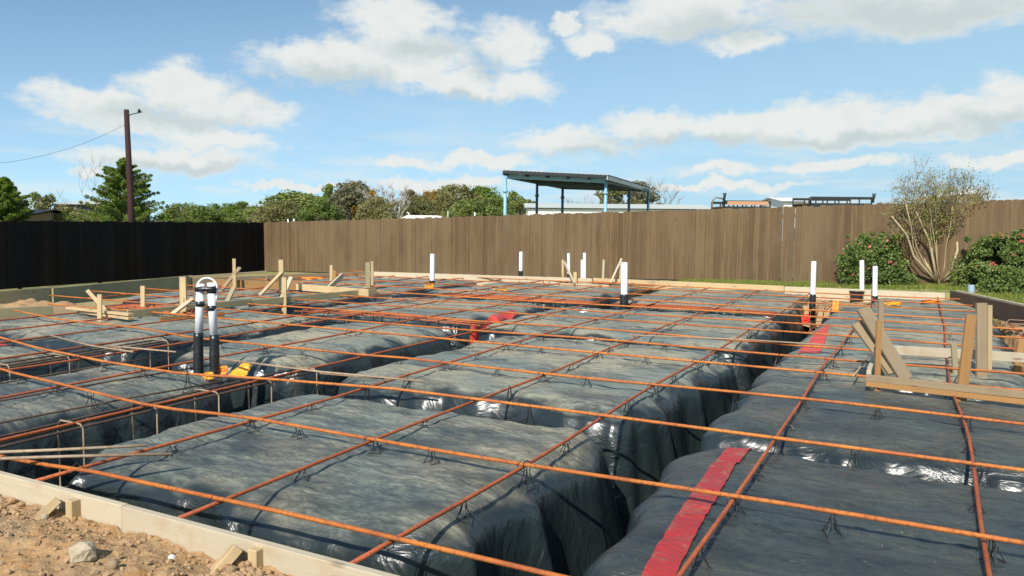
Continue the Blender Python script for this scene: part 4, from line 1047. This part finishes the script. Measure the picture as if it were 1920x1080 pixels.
# crape myrtle: pale stems in a fan, sparse leaves
def myrtle():
    rs_ = np.random.RandomState(77); rr = random.Random(78); T = 17.6; b = at(1757, 531, T)
    e = empty('crape_myrtle', b, 'many stemmed shrub with pale tan trunks and thin leaves, standing between the two rose bushes', 'shrub')
    def W(x, y, dt=0): return at(x, y, T+dt)-b
    mb = MB(); tips = []; low = []
    stems = [[(1757, 531, 0), (1735, 505, -.1), (1713, 480, -.2), (1700, 440, -.3), (1672, 405, -.4)],
             [(1756, 531, 0), (1740, 500, .1), (1722, 460, .2), (1712, 430, .2), (1690, 400, .3)],
             [(1757, 531, 0), (1750, 490, -.1), (1742, 450, -.2), (1726, 415, -.3), (1712, 385, -.3)],
             [(1759, 531, 0), (1758, 480, .1), (1755, 430, .2), (1748, 395, .3), (1745, 370, .3)],
             [(1762, 531, 0), (1768, 490, 0), (1770, 450, -.1), (1790, 415, -.2), (1800, 380, -.3)],
             [(1763, 531, 0), (1785, 505, -.3), (1795, 470, -.3), (1795, 440, -.2), (1808, 405, -.3), (1822, 380, -.3)],
             [(1764, 531, 0), (1790, 515, -.3), (1815, 485, -.4), (1830, 440, -.3), (1822, 425, -.3), (1845, 400, -.3)],
             [(1760, 531, 0), (1765, 470, .3), (1775, 410, .4), (1780, 370, .4)],
             [(1758, 531, 0), (1748, 470, .3), (1735, 420, .5), (1730, 380, .5)]]
    for k in range(12):
        xe = rr.uniform(1692, 1828); ye = rr.uniform(368, 405); xb = 1758+rr.uniform(-6, 8); bow = (xe-xb)*rr.uniform(.25, .5); dt = rr.uniform(-.45, .25)
        stems.append([(xb, 531, 0), (xb+bow, 500-rr.uniform(0, 10), dt*.3), (xb+bow*1.5, 462, dt*.6), (xb+(xe-xb)*.8, 425, dt), (xe, ye, dt*1.2)])
    for s_ in stems:
        pts = [W(*q) for q in s_]; n = len(pts); mb.tube(pts, [(0.034 if len(s_[0]) and s_ in stems[:9] else 0.013)*(1-0.6*i/(n-1)) for i in range(n)], 7)
        for i in range(1, n):
            for _ in range(4 if i >= n-2 else 2): low.append((pts[i-1].lerp(pts[i], rr.random()), (pts[i]-pts[i-1]).normalized(), i/(n-1)))
    tw = MB()
    def grow(p, d, L, r, lv):
        q = p+d*L; tw.tube([p, p.lerp(q, .5)+Vector((rr.uniform(-1, 1), rr.uniform(-1, 1), 0))*L*.06, q], [r, r*.75, r*.5], 4); tips.append(q); tips.append(p.lerp(q, .6))
        if lv:
            for _ in range(3):
                nd = (d+Vector((rr.uniform(-.55, .55), rr.uniform(-.4, .4), rr.uniform(-.05, .35)))).normalized(); grow(q, nd, L*rr.uniform(.55, .85), r*.6, lv-1)
    for p, d, f in low:
        if f < 0.6: continue
        nd = (d*0.6+Vector((rr.uniform(-.6, .6), rr.uniform(-.3, .3), rr.uniform(.4, 1.0)))).normalized(); grow(p, nd, rr.uniform(.2, .38), .0065, 2)
    for _ in range(16):
        p = W(rr.uniform(1700, 1820), rr.uniform(370, 400), rr.uniform(-.3, .3)); grow(p, Vector((rr.uniform(-.3, .3), 0, 1)).normalized(), rr.uniform(.26, .46), .005, 2)
    mb.build('trunk', M_barkpale, e, True); tw.build('twigs', M_twig, e, True)
    tp = np.array([q[:] for q in tips]); P = tp[rs_.randint(0, len(tp), 9000)]+rs_.normal(size=(9000, 3))*0.07
    px_h = P[:, 2]; keep = rs_.rand(len(P)) < np.clip(1.15-0.55*(px_h-0.9), 0.07, 0.62); P = P[keep]
    V, F = leafquads(P, None, 0.023, rs_, .5); npmesh('foliage', V, F, M_lf_myr, parent=e)
    c2 = np.array([(*W(rr.gauss(1756, 34), rr.uniform(372, 448), rr.uniform(-.35, .35)), rr.uniform(.10, .22)) for _ in range(60)]); P = crown_pts(4200, c2, rs_); V, F = leafquads(P, None, .020, rs_, .5); npmesh('foliage', V, F, M_lf_myr, parent=e)
    cl = np.array([(*W(rr.gauss(1752, 26), rr.uniform(395, 520), rr.uniform(.15, .5)), rr.uniform(.05, .12)) for _ in range(40)]); P = crown_pts(2300, cl, rs_); V, F = leafquads(P, None, .026, rs_, .55); o = npmesh('sucker_leaves', V, F, M_lf_myrg, parent=e)
myrtle()

# ================================================================== things beyond the fence
# utility pole
T = 26; b = at(249, 470, T); top = at(237, 206, T); b.z = -0.8; e = empty('utility_pole', b, 'tall dark leaning utility pole with a small lamp arm, rising before the big cedar', 'utility pole')
mb = MB(); mb.tube([Vector((0, 0, 0)), (at(246, 400, T)-b), top-b], [0.112, 0.103, 0.080], 12); mb.build('pole', M_pole, e, True)
mb = MB(); mb.tube([at(240, 218, T)-b, at(247, 214, T)-b, at(262, 211, T)-b], 0.020, 6); mb.build('arm', M_steeldk, e, True)
mb = MB(); q = at(261, 210, T)-b; mb.tube([q, q+Vector((0, 0, 0.07)), q+Vector((0, 0, .10))], [.055, .042, .015], 8); mb.tube([q+RT*.0, q+RT*.10], .02, 6); mb.build('lamp_head', M_wire, e, True)
mb = MB(); P0 = at(238, 232, T); P1 = at(-160, 306, T-4)
mb.tube([P0.lerp(P1, k/12)-Vector((0, 0, 1.0*4*(k/12)*(1-k/12)*.5)) for k in range(13)], 0.005, 5); tag(mb.build('overhead_wire', M_steeldk), 'thin overhead wire running left from the top of the utility pole', 'wire')

# steel canopy
TF = 40.0
def cpt(x, y, k): return at(x, y, TF*k)
e0 = cpt(1040, 405, 1.0); e = empty('steel_canopy', (e0.x, e0.y, -0.6), 'open steel canopy with blue posts and a single sloping roof behind the fence', 'canopy'); eo = e.location
def col(px, yt, yb, k, w, m_, off=0):
    q = cpt(px, yt, k); z = q.z; mb = MB(); r = w/FPX*TF*k/2
    mb.tube([(q.x-eo.x, q.y-eo.y, -0.2), (q.x-eo.x, q.y-eo.y, z-eo.z)], r, 10); o = mb.build('post', m_, e, True)
    zc = at(px, yt+(yb-yt)*.38, TF*k).z; mb = MB(); mb.tube([(q.x-eo.x, q.y-eo.y, zc-eo.z-.06), (q.x-eo.x, q.y-eo.y, zc-eo.z+.06)], r*1.5, 10)
    mb.build('collar', m_, o, True)
    return Vector((q.x, q.y, z))
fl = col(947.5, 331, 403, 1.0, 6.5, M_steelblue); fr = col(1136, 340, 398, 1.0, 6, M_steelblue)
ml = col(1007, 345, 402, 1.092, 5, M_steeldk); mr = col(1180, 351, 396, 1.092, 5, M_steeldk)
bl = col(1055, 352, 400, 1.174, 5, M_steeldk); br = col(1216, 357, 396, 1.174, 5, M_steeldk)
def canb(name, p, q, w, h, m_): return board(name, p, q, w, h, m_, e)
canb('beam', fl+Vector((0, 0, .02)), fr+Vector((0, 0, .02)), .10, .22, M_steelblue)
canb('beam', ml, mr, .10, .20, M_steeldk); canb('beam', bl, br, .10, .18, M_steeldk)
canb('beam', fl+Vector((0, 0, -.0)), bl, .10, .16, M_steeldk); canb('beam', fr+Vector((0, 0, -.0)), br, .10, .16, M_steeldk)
RL = cpt(942, 322, .985); RR_ = cpt(1140, 331, .985); BR = cpt(1222, 355, 1.19); BLp = RL+(BR-RR_)
n = 16
slope = (BR-RR_); wid = (RL-RR_)
mb = MB(); V = []; nc = 97
up = wid.cross(slope).normalized(); up = up if up.z > 0 else -up
for j in range(2):
    for i in range(nc):
        q = RR_+wid*(i/(nc-1))+slope*j; V.append(q+up*(0.10+0.006*(1 if (i//2) % 2 else -1))-eo)
for j in range(2):
    for i in range(nc):
        q = RR_+wid*(i/(nc-1))+slope*j; V.append(q+up*(0.075+0.006*(1 if (i//2) % 2 else -1))-eo)
F = [(i, i+1, nc+i+1, nc+i) for i in range(nc-1)]+[(2*nc+i+1, 2*nc+i, 3*nc+i, 3*nc+i+1) for i in range(nc-1)]+[(i+1, i, 2*nc+i, 2*nc+i+1) for i in range(nc-1)]
mb.add(V, F); mb.build('roof_sheet', M_roofmet, e)
for k in range(6):
    a = RR_+wid*(k/5*0.985+.008); canb('rafter', a-up*.06, a+slope*.995-up*.06, .07, .20, M_roofdk if k else M_roofmet)
for k in range(5):
    a = RR_+slope*(0.004+k/4*.99); canb('purlin', a-up*.02, a+wid-up*.02, .06, .13, M_roofdk)

# long white shed and other roofs
def house(name, x0, x1, yt, ye, T, dpt, wall, roofm, label, cat='shed', zb=-0.8):
    A = at(x0, ye, T); B = at(x1, ye, T); b = Vector((A.x, A.y, zb)); e = empty(name, b, label, cat); d = (B-A); d.z = 0; L = d.length; dx = d/L; nn = Vector((-dx.y, dx.x, 0))
    he = A.z-zb; hr = at(x0, yt, T+dpt/2).z-zb
    def P(s, t_, z): q = dx*s+nn*t_; return (q.x, q.y, z)
    mb = MB(); mb.add([P(0,0,0),P(L,0,0),P(L,dpt,0),P(0,dpt,0),P(0,0,he),P(L,0,he),P(L,dpt,he),P(0,dpt,he),P(0,dpt/2,hr),P(L,dpt/2,hr)],
        [(0,1,5,4),(1,2,6,9,5),(2,3,7,6),(3,0,4,8,7)]); mb.build('wall', wall, e)
    mb = MB(); o_ = .25; s_ = (hr-he)/(dpt/2)
    for z in (0.05, 0.09):
        mb.add([P(-o_,-o_,he-o_*s_+z),P(L+o_,-o_,he-o_*s_+z),P(L+o_,dpt/2,hr+z),P(-o_,dpt/2,hr+z),P(L+o_,dpt+o_,he-o_*s_+z),P(-o_,dpt+o_,he-o_*s_+z)],[(0,1,2,3),(3,2,4,5)])
    mb.build('roof', roofm, e)
    n = max(1, int(L/4))
    for k in range(n):
        s0 = L*(k+.5)/n; mb = MB(); mb.add([P(s0-.5,-.02,0.9),P(s0+.5,-.02,.9),P(s0+.5,-.02,1.9),P(s0-.5,-.02,1.9)], [(0,1,2,3)]); mb.build('window', M_steeldk, e)
house('metal_shed', 990, 1340, 383, 391, 62, 10, M_whitewall, M_shedroof, 'long low white building with pale roof behind and right of the canopy posts')
house('mobile_office', 1470, 1512, 373, 379, 60, 6, M_whitewall, M_whitewall, 'small white roof left of the black trailer frame')
house('house', 100, 168, 378, 385, 48, 8, M_roofdk, M_shedroof, 'flat grey roof between the shrubs left of the big cedar', 'house')
house('house', -70, 8, 396, 412, 30, 6, M_woodgrey, M_roofdk, 'dark roof corner at the left margin below the cedar', 'house')
# white vehicle roof
b = at(800, 470, 45); b.z = -0.6; e = empty('parked_van', b, 'white vehicle roof just showing above the sunlit fence, left of the canopy', 'van')
zt = at(800, 404, 45).z-b.z; mb = MB(); S_ = [(-1.6, .2), (-1.55, zt*.55), (-1.35, zt*.93), (-1.0, zt), (0.6, zt), (1.5, zt*.93), (1.9, zt*.6), (2.0, .2)]
V = []; 
for sgn in (-.8, .8):
    for (a, z) in S_:
        q = RT*a; V.append((q.x-FW.x*sgn, q.y-FW.y*sgn, z))
n = len(S_); mb.add(V, [tuple(range(n))[::-1], tuple(range(n, 2*n))]+[(k, (k+1) % n, n+(k+1) % n, n+k) for k in range(n)]); mb.build('body', M_whitewall, e)
mb = MB(); q0 = RT*-1.0; mb.tube([q0+Vector((0, 0, zt)), q0+Vector((0, 0, zt+.12)), q0+RT*-.12+Vector((0, 0, zt+.18))], .03, 6); q1 = RT*1.2; mb.tube([q1+Vector((0, 0, zt*.95)), q1+Vector((0, 0, zt+.25))], .02, 6); mb.build('roof_vent', M_whitewall, e)
mb = MB()
for sgn in (-.9, .9):
    for a in (-1.0, 1.2): q = RT*a-FW*sgn; mb.tube([Vector((q.x, q.y, .3)), Vector((q.x+FW.x*.15*sgn, q.y+FW.y*.15*sgn, .3))], .3, 14)
mb.build('wheels', M_wire, e)
for px, yt, l in ((541, 411, 'left one of two short white posts above the left end of the sunlit fence'), (552, 410, 'right one of two short white posts above the left end of the sunlit fence'), (890, 398, 'thin white post above the fence left of the canopy')):
    b = at(px, 470, 34); b.z = -.6; z = at(px, yt, 34).z-b.z; mb = MB(); mb.tube([(0, 0, 0), (0, 0, z*.98), (-.02, 0, z)], [.035, .035, .02], 8); tag(mb.build('white_post', M_whitewall, loc=b, smooth=True), l, 'post')

# trailers
def trailer(x0, x1, yt, yb, T, bodym, label, uprights, panel=None, topb=None):
    A = at(x0, yb, T); B = at(x1, yb, T); b = (A+B)/2; b.z = -0.3; e = empty('flatbed_trailer', b, label, 'trailer')
    d = B-A; L = Vector((d.x, d.y, 0)).length; dx = Vector((d.x, d.y, 0))/L; nn = Vector((-dx.y, dx.x, 0)); zt = at((x0+x1)/2, yt, T).z-b.z; zb_ = at((x0+x1)/2, yb, T).z-b.z
    def P(s, t_, z): q = dx*s+nn*t_; return Vector((q.x, q.y, z))
    def bb(nm, p, q, w, h, m_):
        return board(nm, p+b, q+b, w, h, m_, e)
    for t_ in (0, 1.9): bb('side_rail', P(-L/2, t_, zt-.05), P(L/2, t_, zt-.05), .06, .10, bodym); bb('side_rail', P(-L/2, t_, zb_-.1), P(L/2, t_, zb_-.1), .07, .16, bodym)
    bb('deck', P(-L/2, .95, zb_-.05), P(L/2, .95, zb_-.05), 1.8, .06, M_woodbrown)
    for k in range(6):
        s = -L/2+L*k/5
        for t_ in (0.002, 1.902): bb('stanchion', P(s, t_, zb_-.2), P(s, t_, zt), .05, .05, bodym)
    if panel: bb('side_panel', P(-L/2+.1, -.06, (zt+zb_)/2), P(L/2*panel[1], -.06, (zt+zb_)/2), .03, (zt-zb_)*.7, panel[0])
    for (px, y1) in uprights:
        q0 = at(px, yb, T-.1)-b; q1 = at(px+3, y1, T-.1)-b; mb = MB(); mb.tube([q0, q1-Vector((0, 0, .1)), q1], [.05, .05, .075], 7); mb.build('handle', bodym, e, True)
    for s in (-L*.15, L*.1):
        for t_ in (-.15, 2.05):
            mb = MB(); mb.tube([P(s, t_, .35), P(s, t_+.2, .35)], .34, 16); mb.build('wheel', M_wire, e, True)
    for s in (-L*.15,): bb('axle', P(s, -.1, .35), P(s, 2.2, .35), .07, .07, bodym)
    return e
trailer(1520, 1634, 369, 380, 30, M_trailer, 'black steel trailer frame with upright handles above the fence left of the many stemmed shrub', ((1517, 370), (1636, 363)))
trailer(1358, 1444, 376, 386, 30, M_trailer, 'low trailer with faded orange side panels above the fence right of the white shed', ((1356, 362),), (M_orbox, 0.9))
mb = MB(); mb.tube([at(1333, 395, 30), at(1337, 375, 30), at(1343, 370, 30), at(1356, 373, 30)], .03, 6); tag(mb.build('bent_pipe', M_bark, smooth=True), 'thin bent pipe left of the orange sided trailer', 'pipe')
# tilted pale camper shell behind the shrub
T = 25; b = at(1780, 470, T); b.z = 0.0; e = empty('camper_shell', b, 'pale tilted cover with brown side seen through the many stemmed shrub above the fence', 'camper shell')
def Q(x, y, dt): return at(x, y, T+dt)-b
V = [Q(1718, 376, 0), Q(1838, 376, 0), Q(1834, 362, 0), Q(1720, 373, 0), Q(1715, 376, 1.5), Q(1835, 374, 1.5), Q(1832, 359, 1.5), Q(1722, 370, 1.5)]
mb = MB(); mb.add([(v.x, v.y, v.z) for v in V], [(0,1,2,3),(5,4,7,6),(1,5,6,2),(4,0,3,7),(4,5,1,0)]); mb.build('side', M_woodgrey, e)
mb = MB(); u_ = Vector((0, 0, .05)); mb.add([V[3], V[2], V[6], V[7], V[3]+u_, V[2]+u_, V[6]+u_, V[7]+u_], [(3,2,1,0),(4,5,6,7),(0,1,5,4),(1,2,6,5),(2,3,7,6),(3,0,4,7)]); mb.build('top', M_whitewall, e)
mb = MB(); mb.tube([Q(1720, 376, .7), Vector((Q(1720, 376, .7).x, Q(1720, 376, .7).y, 0))], .05, 6); mb.tube([Q(1832, 376, .7), Vector((Q(1832, 376, .7).x, Q(1832, 376, .7).y, 0))], .05, 6); mb.build('support', M_trailer, e)
mb = MB(); mb.tube([Q(1838, 376, 0), Q(1843, 363, 0), Q(1850, 362, 0), Q(1853, 374, 0)], .02, 6); mb.build('handle', M_trailer, e, True)
